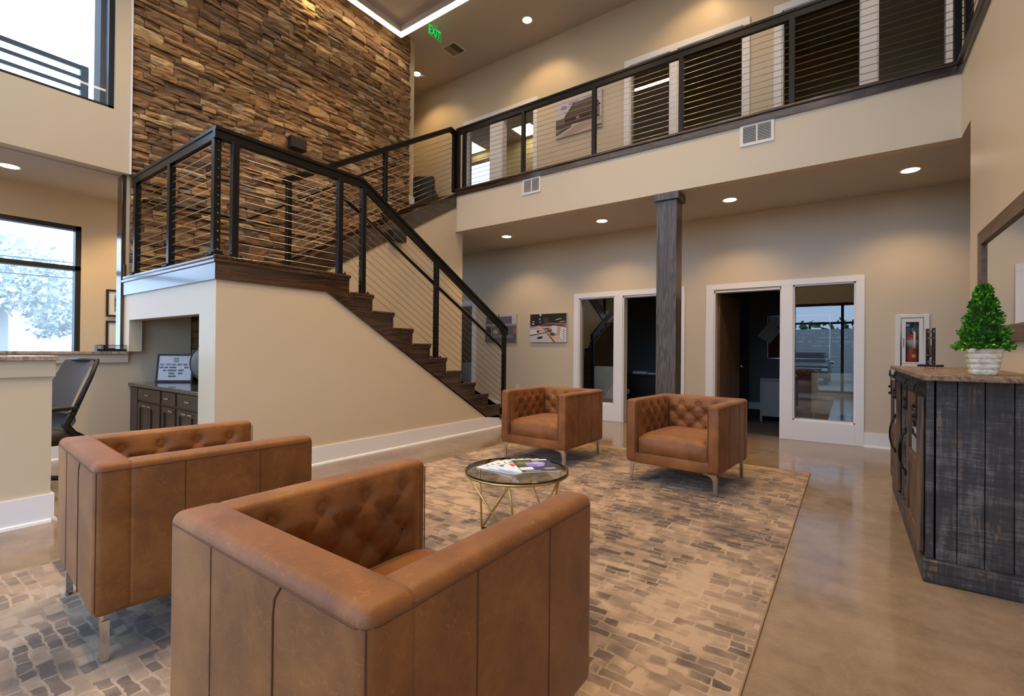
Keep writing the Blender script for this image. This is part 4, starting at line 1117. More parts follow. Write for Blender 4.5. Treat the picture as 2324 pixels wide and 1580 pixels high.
# ================================================================== canvases on the walls
def canvas(name, x0, x1, z0, z1, polys, label):
    c = tag(empty(name, ((x0 + x1) / 2, YB, (z0 + z1) / 2)), label, 'picture'); w, h = x1 - x0, z1 - z0
    B(-w / 2, w / 2, -.038, -.002, -h / 2, h / 2).build('stretched_canvas', mat('canvas_edge', (196, 188, 180), .8), c, bevel=.003)
    me = print_mesh(w, h, polys, 'printed_photo'); me.transform(Matrix.Translation((0, -.0385, 0)) @ Matrix.Rotation(R(90), 4, 'X'))
    put('printed_photo', me, M_PRINTM, c)
T = lambda c, *p: (c, list(p))
barn = [rect((206, 200, 204), 0, 1, 0, 1), rect((200, 196, 206), 0, 1, .5, 1), blob((132, 140, 188), .18, .80, .09, .06, 9, 1), blob((146, 152, 196), .42, .86, .16, .05, 10, 2), blob((150, 156, 196), .22, .66, .07, .03, 8, 7), blob((170, 172, 200), .75, .9, .2, .05, 10, 9),
        rect((112, 98, 88), 0, .25, .36, .52), rect((84, 70, 64), 0, .35, .24, .38), T((92, 78, 74), (.20, .52), (.42, .84), (.80, .88), (.94, .62), (.96, .5), (.2, .5)), T((70, 58, 54), (.20, .28), (.20, .54), (.96, .54), (.96, .28)), T((60, 50, 46), (.40, .86), (.44, .86), (.22, .52), (.18, .52)), T((56, 46, 44), (.80, .89), (.84, .89), (.98, .60), (.95, .58)),
        rect((46, 40, 38), .22, .50, .36, .46), rect((150, 140, 136), .46, .52, .40, .47), rect((52, 44, 42), .56, .74, .34, .46), rect((126, 104, 98), .86, .96, .34, .54), rect((196, 178, 168), 0, 1, 0, .22), T((172, 152, 140), (.1, .0), (.5, .26), (1, .30), (1, .2), (.35, .0)), T((62, 52, 46), (0, .08), (0, .13), (.35, .27), (.35, .22)), T((120, 108, 98), (0, .14), (0, .2), (.3, .28), (.3, .24)), rect((70, 58, 50), .84, 1, .04, .09)]
canvas('canvas_print', -4.37, -3.467, 5.045, 5.70, barn, 'canvas photo of a grey barn house on the upstairs wall')
interior = [rect((200, 196, 200), 0, 1, 0, 1), rect((34, 28, 28), 0, 1, .58, 1), rect((30, 38, 30), .62, 1, .72, 1), T((92, 78, 66), (.28, .56), (.44, .72), (.6, .62), (.6, .55)), T((70, 60, 54), (.36, .86), (.5, .86), (.55, .72), (.4, .66)), rect((240, 232, 222), .27, .31, .93, 1), rect((244, 238, 228), .26, .29, .80, .84), rect((244, 238, 228), .07, .12, .72, .75), rect((244, 238, 228), .05, .12, .64, .67), T((246, 236, 222), (.72, .77), (.87, .81), (.87, .83), (.72, .79)), T((240, 226, 204), (.82, .70), (.97, .71), (.97, .73), (.82, .72)), rect((244, 236, 226), .27, .30, .70, .73),
            T((120, 88, 64), (0, .52), (.38, .60), (.38, .63), (0, .56)), T((70, 48, 40), (.5, .65), (1, .56), (1, .52), (.5, .62)), T((150, 112, 84), (.5, .68), (1, .66), (1, .58), (.5, .65)), T((196, 156, 112), (.02, .48), (.36, .53), (.36, .50), (.0, .45)), rect((222, 220, 226), 0, .36, .28, .44), T((60, 50, 48), (0, .22), (0, .26), (.46, .36), (.46, .33)), rect((36, 32, 34), .19, .26, .34, .42), T((30, 28, 30), (.21, .1), (.35, .14), (.35, .22), (.21, .18)), T((204, 176, 138), (.26, .44), (.38, .46), (.38, .36), (.26, .34)),
            T((206, 164, 118), (.34, .54), (.39, .54), (.74, .0), (.64, .0)), T((44, 34, 34), (.36, .50), (.38, .50), (.70, .0), (.67, .0)), T((150, 116, 110), (.42, .50), (.52, .52), (.84, .28), (.66, .16)), blob((70, 56, 66), .46, .48, .05, .03, 8, 1), blob((74, 58, 70), .53, .40, .06, .04, 8, 2), blob((60, 50, 70), .62, .28, .07, .05, 8, 3), T((222, 178, 142), (.62, .20), (.82, .28), (.9, .16), (.7, .12)), T((238, 238, 244), (.62, .58), (.76, .55), (.76, .26), (.62, .36)), T((196, 160, 140), (.76, .54), (.86, .52), (.84, .2), (.75, .27)), T((240, 240, 246), (.86, .52), (1, .46), (1, .02), (.83, .18))]
for k in range(6): interior.append(T((34, 34, 42), (.62, .56 - .04 * k), (.76, .53 - .05 * k), (.76, .52 - .05 * k), (.62, .55 - .04 * k)))
for k in range(5): interior.append(T((34, 34, 42), (.86, .46 - .06 * k), (1, .40 - .075 * k), (1, .385 - .075 * k), (.86, .445 - .06 * k)))
interior.append(rect((34, 34, 42), .93, .94, .06, .48))
canvas('canvas_print', -4.89, -4.118, 1.337, 1.862, interior, 'canvas photo of a bright hall interior beside the left office window')
shop = [rect((196, 194, 198), 0, 1, 0, 1), rect((104, 96, 110), .02, .86, .66, .92), rect((70, 64, 70), .42, .46, .92, 1), rect((150, 150, 152), 0, 1, .58, .66), rect((96, 96, 98), .02, 1, .28, .58), rect((140, 142, 142), .20, .22, .28, .58), rect((140, 142, 142), .42, .44, .28, .58), rect((140, 142, 142), .66, .68, .28, .58), rect((54, 56, 58), .05, .19, .30, .56), rect((170, 170, 172), .26, .40, .30, .44), rect((58, 60, 62), .47, .64, .30, .56), rect((150, 104, 100), .9, 1, .3, .5), rect((92, 92, 94), 0, 1, 0, .28), rect((126, 124, 126), .1, .9, .16, .26)]
canvas('canvas_print', -5.978, -5.21, 1.34, 1.89, shop, 'canvas photo of a grey building front behind the stair railing')

# ================================================================== fire extinguisher cabinet
fc = tag(empty('extinguisher_cabinet', (.627, YB, 1.03)), 'white recessed fire extinguisher cabinet on the back wall', 'cabinet')
MB().box(-.16, -.105, -.022, 0, 0, .635).box(.105, .16, -.022, 0, 0, .635).box(-.105, .105, -.022, 0, .59, .635).box(-.105, .105, -.022, 0, 0, .03).build('surround', M_PLASTICW, fc, bevel=.006)
MB().box(-.10, -.062, -.016, -.004, .035, .585).box(.062, .10, -.016, -.004, .035, .585).box(-.062, .062, -.016, -.004, .54, .585).box(-.062, .062, -.016, -.004, .035, .055).build('door', M_PLASTICW, fc)
B(-.062, .062, -.011, -.008, .055, .54).build('pane', M_GLASS, fc)
B(-.086, -.078, -.024, -.016, .235, .345).build('pull_handle', mat('grey_handle', (120, 120, 122), .4, .5), fc)
MB().box(-.09, .09, .13, .14, 0, .57).box(-.092, -.088, 0, .14, 0, .57).box(.088, .092, 0, .14, 0, .57).box(-.09, .09, 0, .14, -.0, .004).box(-.09, .09, 0, .14, .566, .57).build('inner_box', mat('cabinet_inside', (120, 120, 122), .6), fc)
fe = tag(empty('fire_extinguisher', (.632, YB + .07, 1.034)), 'red fire extinguisher standing inside the white wall cabinet', 'fire extinguisher')
MB().lathe([(.055, 0), (.058, .01), (.058, .33), (.05, .37), (.02, .40), (.018, .41)], n=28).build('cylinder', mat('red_enamel', (168, 26, 20), .25), fe, smooth=True)
MB().lathe([(.0583, .21), (.0583, .32)], n=28).build('paper_label', mat('pale_label', (150, 150, 150), .5), fe, smooth=True)
MB().lathe([(.016, .41), (.016, .44), (.008, .45)], n=14).build('valve', M_CHROME, fe)
MB().prism([(-.07, .445), (.03, .462), (.03, .470), (-.07, .456)], 'x', -.008, .008).prism([(-.06, .43), (.02, .438), (.02, .444), (-.06, .437)], 'x', -.008, .008).build('lever', M_CHROME, fe)
MB().tube([(.0, -.02, .44), (.02, -.058, .40), (.018, -.066, .30), (.016, -.066, .22)], [.012, .014, .013, .016], 10).build('hose', mat('white_hose', (214, 214, 216), .4), fe, smooth=True, normals=False)
MB().lathe([(.019, -.0610), (.019, -.0590)], (.012, .125), 18, axis='y').build('yellow_sticker', mat('yellow_sticker', (214, 204, 70), .5), fe)
MB().lathe([(.010, -.0618), (.010, -.0611)], (.013, .127), 14, axis='y').build('green_mark', mat('green_mark', (70, 130, 60), .5), fe)

# ================================================================== reception
dk = tag(empty('reception_counter', (-4.45, -.1, 1.035)), 'granite reception counter top at the left edge of the room', 'counter')
B(-.22, .10, -.8, .915, .048, .078).build('granite_top', M_GRANITE, dk, bevel=.004)
MB().box(-.155, .086, -.8, .90, -.062, .048).build('apron', mat('apron_paint', (190, 184, 166), .5), dk, bevel=.003)
lg = tag(empty('granite_ledge', (XW, .45, 1.098)), 'granite topped ledge of the half wall under the left windows', 'ledge')
B(-.16, .05, -1.34, 1.375, 0, .03).build('granite_top', M_GRANITE, lg, bevel=.003); B(.0, .03, -1.34, 1.36, -.095, 0).build('apron', MATS['apron_paint'], lg, bevel=.002)

def wire_tray(y0, y1, label):
    t = tag(empty('desk_organizer', (-6.66, (y0 + y1) / 2, 1.1285)), label, 'organizer'); h = (y1 - y0) / 2; d = .05
    MB().box(-d, d, -h, h, 0, .026).build('tray_base', M_BLACKM, t)
    MB().box(-d, d, -h, -h + .006, .026, .07).box(-d, d, h - .006, h, .026, .07).box(d - .005, d, -h, h, .064, .07).box(-d, -d + .005, -h, h, .064, .07).build('tray_frame', M_BLACKM, t)
    n = int(h * 2 / .008); m = MB()
    for k in range(n): m.box(d - .004, d - .002, -h + .008 * k + .003, -h + .008 * k + .0055, .026, .066)
    m.build('wire_mesh', M_BLACKM, t)['kind'] = 'stuff'
wire_tray(1.533, 1.594, 'small black wire tray on the granite ledge'); wire_tray(1.600, 1.815, 'long black wire tray at the end of the granite ledge')

# framed photographs on the west wall
def framed(y0, y1, z0, z1, polys, label):
    f = tag(empty('framed_picture', (XE, (y0 + y1) / 2, (z0 + z1) / 2)), label, 'picture'); w, h = y1 - y0, z1 - z0; b = .022
    MB().box(0, .025, -w / 2, w / 2, h / 2 - b, h / 2).box(0, .025, -w / 2, w / 2, -h / 2, -h / 2 + b).box(0, .025, -w / 2, -w / 2 + b, -h / 2 + b, h / 2 - b).box(0, .025, w / 2 - b, w / 2, -h / 2 + b, h / 2 - b).build('frame', M_BLACKM, f)
    B(.002, .012, -w / 2 + b, w / 2 - b, -h / 2 + b, h / 2 - b).build('mat_board', mat('mat_board', (222, 226, 226), .8), f)
    me = print_mesh(w - 2 * b, h - 2 * b, polys, 'printed_photo'); me.transform(Matrix.Translation((.0125, 0, 0)) @ Matrix.Rotation(R(90), 4, 'Z') @ Matrix.Rotation(R(90), 4, 'X'))
    put('printed_photo', me, M_PRINT, f)
house = [rect((150, 156, 160), .15, .85, .14, .86), rect((96, 104, 104), .15, .85, .35, .62), blob((76, 84, 80), .3, .66, .16, .1, 9, 2), rect((80, 70, 66), .2, .85, .34, .52), rect((176, 92, 60), .15, .85, .52, .545), rect((200, 196, 190), .30, .34, .38, .46), rect((124, 152, 56), .15, .85, .14, .30), blob((90, 120, 50), .24, .32, .05, .06, 7, 3), blob((100, 130, 56), .4, .32, .06, .07, 7, 4)]
framed(1.955, 2.42, 1.585, 1.945, house, 'black framed photo of a low house beside the left window')
plan = [rect((214, 222, 224), .1, .9, .06, .94)] + [T((150, 164, 168), (.1, .06 + .88 * k), (.9, .06 + .88 * k), (.9, .065 + .88 * k), (.1, .065 + .88 * k)) for k in (0, 1)] + [rect((160, 172, 176), a, b, p, q) for (a, b, p, q) in ((.28, .46, .60, .605), (.28, .46, .80, .805), (.28, .285, .60, .805), (.28, .46, .24, .245), (.28, .46, .44, .445), (.28, .285, .24, .445))]
framed(1.955, 2.42, 1.14, 1.525, plan, 'black framed drawing below the house photo')

# credenza under the landing
cr = tag(empty('credenza', (-5.6, 2.1, 0)), 'dark brown credenza with drawers and doors under the stair landing', 'credenza')
M_CRED = mat('espresso_cabinet', rough=.4, fn=fn_wood('z', (46, 35, 28), (72, 57, 46), 1.0, .2, .08))
MB().box(-1.03, .86, -.25, .30, .09, .742).box(-1.0, .84, -.19, .30, 0, .09).build('carcass', M_CRED, cr)
B(-1.045, .89, -.285, .31, .742, .776).build('stone_top', M_DGRANITE, cr, bevel=.003)
xs = [(-.77, -.13), (-.085, .255), (.305, .86)]
for (a, b) in ((-1.02, -.80),): B(a, b, -.268, -.25, .11, .73).build('filler_panel', M_CRED, cr)
def pull(p, x, z, y=-.285):
    MB().box(x - .05, x + .05, y - .018, y - .008, z - .007, z + .007).box(x - .045, x - .035, y - .01, y + .012, z - .005, z + .005).box(x + .035, x + .045, y - .01, y + .012, z - .005, z + .005).build('pull', M_CHROME, p)
for (a, b) in xs:
    d = B(a, b, -.27, -.25, .60, .728).build('drawer', M_CRED, cr, bevel=.003); pull(d, (a + b) / 2, .665, -.272)
    n = 2 if b - a > .4 else 1
    for k in range(n):
        p = a + (b - a) / n * k; q = a + (b - a) / n * (k + 1) - (.006 if n > 1 else 0)
        dd = MB().box(p, p + .055, -.27, -.25, .11, .575).box(q - .055, q, -.27, -.25, .11, .575).box(p + .055, q - .055, -.27, -.25, .52, .575).box(p + .055, q - .055, -.27, -.25, .11, .165).box(p + .055, q - .055, -.258, -.25, .165, .52).build('door', M_CRED, cr)
        pull(dd, (q - .06 if k == 0 else p + .06), .548, -.272)
# leaning framed plaque on the credenza
aw = tag(empty('framed_plaque', (-6.37, 2.17, .777), R(42)), 'framed plaque with rows of small print leaning on the credenza', 'plaque')
tilt = empty('leaning_frame'); tilt.parent = aw; tilt.rotation_euler = (R(-8), 0, 0)
w, h, b = .40, .325, .02
MB().box(-w / 2, w / 2, -.01, .012, 0, b).box(-w / 2, w / 2, -.01, .012, h - b, h).box(-w / 2, -w / 2 + b, -.01, .012, b, h - b).box(w / 2 - b, w / 2, -.01, .012, b, h - b).build('frame', M_BLACKM, tilt)
rp = random.Random(5); pol = [rect((206, 208, 210), 0, 1, 0, 1)]
for (z, spans) in ((.88, [(.44, .60)]), (.78, [(.44, .60)]), (.64, [(.04, .18), (.22, .36), (.40, .52), (.56, .70), (.74, .88), (.92, .97)]), (.52, [(.03, .15), (.18, .30), (.33, .55), (.78, .90)]), (.40, [(.14, .24), (.28, .56), (.60, .78)]), (.28, [(.32, .50), (.60, .74)]), (.16, [(.32, .56)])):
    for (a, e) in spans:
        x = a
        while x < e - .015:
            q = x + rp.uniform(.012, .022); pol.append(rect((70, 72, 74), x, min(e, q), z - .035, z + .035)); x = q + .006
me = print_mesh(w - 2 * b, h - 2 * b, pol, 'printed_sheet'); me.transform(Matrix.Translation((0, -.004, h / 2)) @ Matrix.Rotation(R(90), 4, 'X')); put('printed_sheet', me, M_PRINT, tilt)
B(-w / 2 + b, w / 2 - b, .0, .008, b, h - b).build('backing', M_BLACKM, tilt)

# office chairs at the reception
M_CHFAB = mat('grey_mesh_fabric', (58, 54, 53), .6); M_CHSEAT = mat('grey_seat_fabric', (66, 56, 52), .8)
def office_chair(loc, rz, label):
    c = tag(empty('office_chair', loc, rz), label, 'office chair')
    def back(u, v):
        a = u * 2 - 1; z = .62 + .44 * v
        return (.215 * a * (1 - .10 * v), -.20 - .16 * v - .03 * v * v + .03 * a * a, z)
    MB().grid(back, 10, 12).build('backrest', M_CHFAB, c, smooth=True)
    for s in (-1, 1):
        pts = [(s * .215, -.20 - .00, .60), (s * .212, -.265, .76), (s * .205, -.335, .92), (s * .192, -.39, 1.06)]
        MB().tube(pts, [.02, .019, .017, .015], 8).build('back_stile', M_BLACKM, c, smooth=True, normals=False)
        MB().tube([(s * .215, -.205, .63), (s * .22, -.15, .53), (s * .225, -.20, .46), (s * .22, -.285, .405), (s * .2, -.30, .36), (s * .12, -.22, .345)], [.022, .03, .026, .024, .022, .02], 8).build('curved_support', M_BLACKM, c, smooth=True, normals=False)
        MB().box(s * .215, s * .285, -.20, .12, .655, .685).build('armrest', M_BLACKM, c, bevel=.008)
    MB().tube([(-.19, -.395, 1.06), (0, -.37, 1.065), (.19, -.395, 1.06)], .014, 8).build('top_edge', M_BLACKM, c, smooth=True, normals=False)
    MB().grid(lambda u, v: ((u * 2 - 1) * .19, -.20 + .02 * (1 - v) - .05 * sin(pi * v), .48 + .15 * v), 6, 6).build('lumbar_panel', M_CHFAB, c, smooth=True)
    B(-.23, .23, -.24, .24, .40, .475).build('seat', M_CHSEAT, c, smooth=True, bevel=.03, seg=4)
    B(-.20, .20, -.21, .21, .37, .40).build('seat_pan', M_BLACKM, c)
    MB().lathe([(.03, .10), (.03, .37)], n=14).build('gas_lift', M_BLACKM, c, smooth=True)
    for k in range(5):
        a = 2 * pi * k / 5 + .3; e = Vector((.28 * cos(a), .28 * sin(a), .075))
        l = MB().tube([(0, 0, .115), e], [.026, .016], 8).build('base_arm', M_BLACKM, c, smooth=True, normals=False)
        MB().lathe([(.026, -.02), (.026, .02)], (0, 0), 12, axis='y').build('castor', M_BLACKM, l, loc=(e.x, e.y, .027), rz=a)
    return c
office_chair((-5.39, .81, 0), R(197), 'grey mesh office chair behind the reception counter')
df = tag(empty('desk_fan', (-5.43, 2.12, .777), R(20)), 'round grey desk fan half hidden by the wall on the credenza', 'fan')
MB().lathe([(.10, 0), (.10, .012), (.03, .02)], n=24).build('base', M_BLACKM, df); MB().tube([(0, 0, .015), (0, .03, .12), (0, .03, .2)], .012, 8).build('stand', M_BLACKM, df, normals=False)
MB().lathe([(.05, -.05), (.12, -.045), (.165, -.02), (.165, .02), (.1, .05), (.03, .06)], (0, .235), 32, axis='y').build('cage', mat('fan_grey', (104, 104, 106), .5), df, smooth=True)
MB().tube([(.168 * cos(2 * pi * k / 32), -.02, .235 + .168 * sin(2 * pi * k / 32)) for k in range(33)], .007, 6, cap=False).build('rim', M_BLACKM, df, normals=False, smooth=True)

# ================================================================== offices
dr = struct(empty('door_1', (-1.62, YB + .135, 0), R(-8.5)))
M_DOOR = mat('brown_veneer_door', rough=.4, fn=fn_wood('z', (92, 68, 46), (126, 98, 70), 1.0, .3, .05))
B(0, .044, 0, .86, .008, 2.06).build('slab', M_DOOR, dr)
kb = MB().lathe([(.012, .044), (.012, .08), (.028, .085), (.030, .10), (.02, .115), (.006, .118)], (.79, .96), 16, axis='x').build('knob', M_CHROME, dr, smooth=True)
for z in (.25, 1.0, 1.78): B(-.006, .012, -.022, .02, z, z + .10).build('hinge', mat('satin_hinge', (180, 178, 172), .35, .9), dr)
bb = tag(empty('bulletin_board', (-.82, 10.93, 1.5)), 'cork bulletin board with pinned papers in the right office', 'board')
MB().box(-.52, .52, -.02, .0, -.42, .42).build('cork', mat('cork', (104, 52, 34), .9), bb)
MB().box(-.53, .53, -.025, 0, .42, .435).box(-.53, .53, -.025, 0, -.435, -.42).box(-.535, -.52, -.025, 0, -.435, .435).box(.52, .535, -.025, 0, -.435, .435).build('frame', M_CHROME, bb)
M_SHEET = mat('paper_sheet', (206, 208, 208), .8)
B(-.50, .30, -.023, -.02, .20, .41).build('wide_sheet', M_SHEET, bb)
q = B(-.14, .14, -.028, -.026, -.17, .17).build('pinned_sheet', M_SHEET, bb); q.location = (-.50, -.005, .08); q.rotation_euler = (0, R(38), 0)
ps = tag(empty('wall_poster', (-1.69, 9.9, 1.5)), 'dark framed poster on the side wall of the right office', 'poster')
B(0, .02, -.28, .28, -.3, .3).build('frame', M_BLACKM, ps); B(.02, .022, -.26, .26, -.28, .28).build('printed_sheet', mat('dim_print', (70, 70, 72), .6), ps)

M_GUEST = mat('pale_grey_vinyl', (206, 208, 198), .45)
def guest_chair(loc, rz, label):
    c = tag(empty('guest_chair', loc, rz), label, 'chair', 'pale guest chairs in the offices')
    B(-.25, .25, -.26, -.19, .30, .90).build('backrest', M_GUEST, c, smooth=True, bevel=.03, seg=3)
    B(-.25, .25, -.24, .26, .37, .47).build('seat', M_GUEST, c, smooth=True, bevel=.03, seg=3)
    for sx in (-1, 1):
        for sy in (-1, 1): MB().tube([(sx * .21, sy * .20, .37), (sx * .23, sy * .24, 0)], .011, 8).build('leg', M_CHROME, c, normals=False)
    return c
guest_chair((-.20, 8.32, .004), R(3), 'pale guest chair behind the right office window')
guest_chair((-3.62, 8.32, .004), R(-4), 'pale guest chair behind the left office window')
guest_chair((-6.95, 8.35, .004), R(10), 'pale guest chair seen through the stair railing')
M_DESKB = mat('black_laminate', (26, 25, 25), .4)
def office_desk(loc, w, d, m, label):
    t = tag(empty('office_desk', loc), label, 'desk')
    B(-w / 2, w / 2, -d / 2, d / 2, .71, .74).build('desktop', m, t, bevel=.003)
    for s in (-1, 1): B(s * w / 2, s * (w / 2 - .03), -d / 2 + .02, d / 2 - .02, 0, .71).build('side_panel', m, t)
    B(-w / 2 + .03, w / 2 - .03, -d / 2 + .04, -d / 2 + .06, .1, .71).build('modesty_panel', m, t)
    return t
office_desk((-3.35, 9.25, .004), 1.5, .7, M_DESKB, 'black office desk seen through the left office door')
office_desk((-.75, 9.35, .004), .95, .7, mat('grey_laminate', (128, 130, 132), .5), 'grey office desk behind the right office window')
for (x, n, lab) in ((-3.33, 4, 'stack of white papers on the black desk'), (-3.08, 2, 'low stack of papers at the end of the black desk')):
    p = tag(empty('paper_stack', (x, 9.08, .7445)), lab, 'papers')
    for k in range(n): B(-.14 + RND.uniform(-.01, .01), .14 + RND.uniform(-.01, .01), -.10, .10, k * .012, k * .012 + .011).build('sheaf', M_SHEET, p)

# ---- upstairs
def lounge_chair(loc, rz, label):
    c = tag(empty('lounge_chair', loc, rz), label, 'armchair'); m = mat('dark_green_upholstery', (26, 32, 28), .55)
    B(-.38, .38, -.40, -.22, .14, .84).build('backrest', m, c, smooth=True, bevel=.06, seg=4)
    for s in (-1, 1): B(s * .38, s * .25, -.30, .38, .14, .62).build('arm', m, c, smooth=True, bevel=.05, seg=4)
    B(-.25, .25, -.24, .38, .16, .45).build('seat', m, c, smooth=True, bevel=.04, seg=4)
    for sx in (-1, 1):
        for sy in (-1, 1): MB().tube([(sx * .3, sy * .3, .15), (sx * .31, sy * .31, 0)], .018, 8).build('leg', M_BLACKM, c, normals=False)
lounge_chair((-7.42, 6.95, ZB), R(35), 'dark lounge chair upstairs beyond the stone wall')
def panel_light(x, y, sx, sy, lab):
    p = tag(empty('ceiling_panel_light', (x, y, 6.85)), lab, 'ceiling lamp', 'square panel lights in the lit upstairs room')
    MB().box(-sx / 2, sx / 2, -sy / 2, sy / 2, -.012, 0).build('frame', M_PLASTICW, p); B(-sx / 2 + .03, sx / 2 - .03, -sy / 2 + .03, sy / 2 - .03, -.014, -.012).build('diffuser', M_PANELLAMP, p)
panel_light(-6.75, 10.0, .6, .6, 'lit panel light in the upstairs room seen through its doorway'); panel_light(-8.62, 9.95, .6, .8, 'lit panel light in the upstairs room seen through the narrow window')
#@@EXT
# ================================================================== outside
def fn_ground(t): t.color(t.ramp(t.noise(t.coords(), 3, 5, .6), [(.4, (104, 104, 102)), (.6, (134, 133, 130))]))
struct(B(-90, 40, -60, 60, -.65, -.5).build('ground', mat('asphalt', rough=.9, fn=fn_ground)))
# deck railing on the low roof
er = tag(empty('deck_railing', (-7.62, .5, 3.52)), 'grey metal deck railing outside the upper left window', 'railing')
M_GREYM = mat('grey_painted_metal', (92, 96, 98), .5)
B(-.035, .035, 1.075, 1.145, 0, 1.075).build('post', M_GREYM, er); B(-.035, .035, -1.4, -1.33, 0, 1.075).build('post', M_GREYM, er)
for (z, t) in ((1.055, .022), (.93, .016), (.80, .016), (.67, .016), (.54, .016), (.41, .016)): B(-.02, .02, -1.4, 1.075, z - t, z + t).build('rail', M_GREYM, er)
rv = struct(MB().box(-7.10, -6.86, 1.585, 1.80, 3.52, 7.1).build('wall_exterior_return', mat('grey_stucco', (112, 113, 114), .9, fn=fn_paint(60, .4))))
# beyond the west window: wires, and trees with haze painted into near-white colours
def fn_tree(t):
    at = t.add('ShaderNodeAttribute', attribute_name='Col'); t.color(at.outputs['Color'])
M_TREE = mat('hazy_foliage', rough=.9, fn=fn_tree)
def tree(x, y, z0, h, r, seed, label, dens=2200):
    g = random.Random(seed); t = tag(empty('tree', (x, y, z0)), label, 'tree')
    MB().tube([(0, 0, 0), (.1, 0, h * .5), (0, .1, h * .8)], [.22, .16, .08], 8).build('trunk', mat('haze_pale_bark', (200, 200, 198), .9), t, normals=False)
    m = MB()
    for k in range(dens):
        a = g.uniform(0, 2 * pi); e = math.acos(g.uniform(-.75, 1)); q = r * g.uniform(.55, 1.0)
        p = Vector((q * sin(e) * cos(a), q * sin(e) * sin(a), h * .68 + q * .85 * cos(e)))
        s = g.uniform(.10, .24); d = Vector((g.uniform(-1, 1), g.uniform(-1, 1), g.uniform(-1, 1))).normalized(); u = d.orthogonal().normalized(); v = d.cross(u)
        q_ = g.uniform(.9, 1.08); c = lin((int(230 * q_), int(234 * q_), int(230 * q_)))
        m.quad(p + u * s, p + v * s * .7, p - u * s, p - v * s * .7, col=c)
    f = m.build('foliage', M_TREE, t, normals=False); f['kind'] = 'stuff'
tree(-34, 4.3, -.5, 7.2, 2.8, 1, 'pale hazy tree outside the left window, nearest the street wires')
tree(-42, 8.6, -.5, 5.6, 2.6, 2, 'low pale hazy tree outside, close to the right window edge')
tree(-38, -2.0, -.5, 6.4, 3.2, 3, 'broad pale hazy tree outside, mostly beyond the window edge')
for k, z in enumerate((5.15, 4.85, 4.5)):
    w_ = tag(empty('power_line', (-21.5, 3, z)), ('topmost', 'middle', 'lowest')[k] + ' power line outside the left window', 'wire', 'power lines outside')
    MB().tube([(-6 + 2.0 * t_, -26 + 52 * t_, .9 * (2 * t_ - 1) ** 2 - .5) for t_ in [q / 12 for q in range(13)]], .018, 6).build('wire', mat('grey_wire', (120, 122, 122), .6), w_, normals=False)
# board wall and car in front of the building (seen mirrored in the office glass)
fw_ = tag(empty('board_wall', (-2, -21, -.5)), 'long grey board wall across the parking lot', 'wall')
M_BOARD = mat('grey_boards', (176, 180, 180), .8)
for k in range(12): B(-12, 12, .0, .04 + .012 * (k % 2), .27 * k, .27 * k + .258).build('board', M_BOARD, fw_)
cr_ = tag(empty('parked_car', (-1.8, -14.2, -.5)), 'dark grey sport utility vehicle parked outside the front windows', 'car')
M_CAR = mat('dark_grey_car_paint', (54, 56, 60), .22, .3); M_CGL = mat('dark_car_glass', (20, 22, 24), .05)
prof = [(0, .38), (0.02, .62), (.06, .95), (.16, 1.04), (1.25, 1.14), (1.95, 1.70), (2.15, 1.78), (4.3, 1.76), (4.85, 1.2), (4.95, .9), (4.95, .38)]
body = MB()
def sec(s, x): return [(x, -y * 1.0, z) for (y, z) in prof]
for s in (-1, 1): pass
n = len(prof)
W2 = .96
def halfw(z, y): return W2 if z < 1.06 else W2 - (z - 1.06) * .30
i0 = 0
for s in (-1, 1):
    for (y, z) in prof: body.v.append((s * halfw(z, y), -y, z))
body.f.append(tuple(range(n))); body.f.append(tuple(reversed(range(n, 2 * n)))); body.c += [None, None]
for k in range(n): body.f.append((k, (k + 1) % n, n + (k + 1) % n, n + k)); body.c.append(None)
body.build('car_body', M_CAR, cr_, bevel=.05, seg=3, smooth=True)
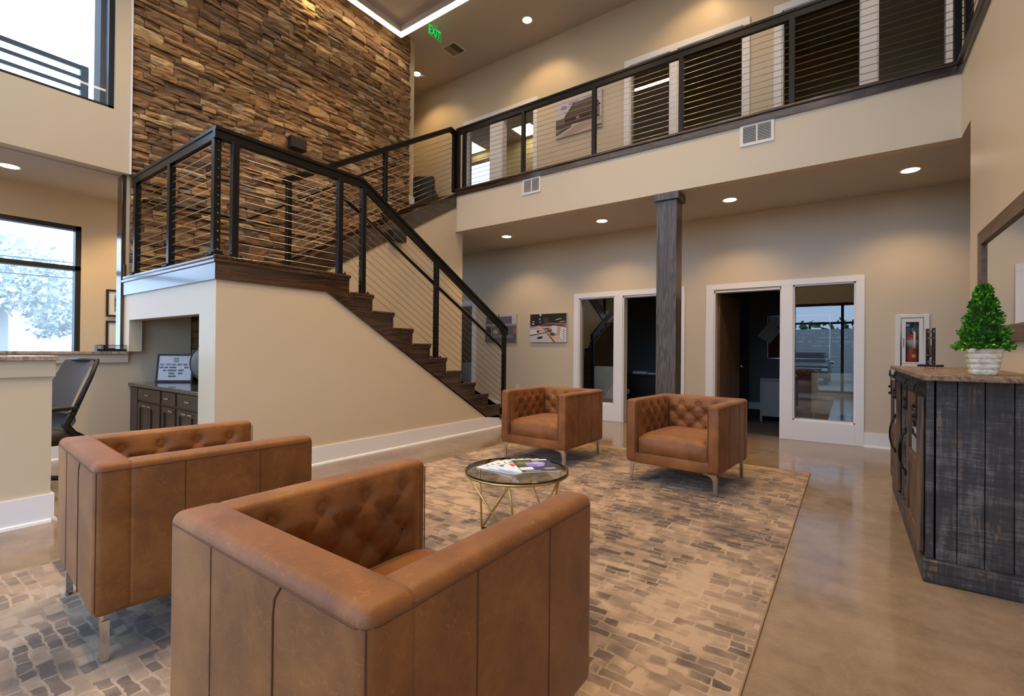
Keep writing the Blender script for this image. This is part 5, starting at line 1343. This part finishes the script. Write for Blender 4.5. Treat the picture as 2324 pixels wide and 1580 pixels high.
MB().quad((-.80, -1.30 + .012, 1.17), (.80, -1.30 + .012, 1.17), (.68, -1.93 + .03, 1.70), (-.68, -1.93 + .03, 1.70)).build('windscreen', M_CGL, cr_, normals=False)
B(-.62, .62, -.03, .045, .70, .90).build('grille_surround', M_CHROME, cr_, bevel=.02); B(-.57, .57, .02, .055, .73, .87).build('grille', M_BLACKM, cr_)
for z in (.765, .80, .835): B(-.57, .57, .05, .06, z - .006, z + .006).build('grille_bar', M_CHROME, cr_)
for s in (-1, 1):
    B(s * .65, s * .93, -.08, .03, .74, .90).build('headlamp', mat('headlamp', (206, 210, 214), .1), cr_, bevel=.03)
    B(s * .97, s * 1.20, -1.55, -1.42, 1.10, 1.26).build('wing_mirror', M_CHROME, cr_, bevel=.04)
    for y in (-.95, -3.95): MB().lathe([(.37, s * .72), (.37, s * .95), (.22, s * .96), (.2, s * .93)], (y, .37), 28, axis='x').build('wheel', mat('tyre', (24, 24, 24), .7), cr_)
B(-.97, .97, -.05, .07, .42, .62).build('front_bumper', mat('bumper_grey', (72, 74, 76), .5), cr_, bevel=.04); B(-.95, .95, .05, .075, .60, .625).build('bumper_trim', M_CHROME, cr_)
B(-.16, .16, .07, .08, .47, .57).build('licence_plate', M_PLASTICW, cr_)
# a very light bench for the fence tops: green hedge behind the board wall
hg = tag(empty('hedge', (-2, -23.5, -.5)), 'green hedge rising behind the board wall', 'hedge')
hm = MB(); g = random.Random(4)
for k in range(700):
    p = Vector((g.uniform(-12, 12), g.uniform(-.8, .8), g.uniform(1.8, 4.0))); s = g.uniform(.15, .4); d = Vector((g.uniform(-1, 1), g.uniform(-1, 1), g.uniform(-1, 1))).normalized(); u = d.orthogonal().normalized(); v = d.cross(u)
    hm.quad(p + u * s, p + v * s * .7, p - u * s, p - v * s * .7, col=lin((48, 96, 60)))
hm.build('foliage', M_TREE, hg, normals=False)['kind'] = 'stuff'
MB().box(-12, 12, -.5, .5, 0, 1.9).build('hedge_core', mat('hedge_core', (40, 70, 46), .9), hg)
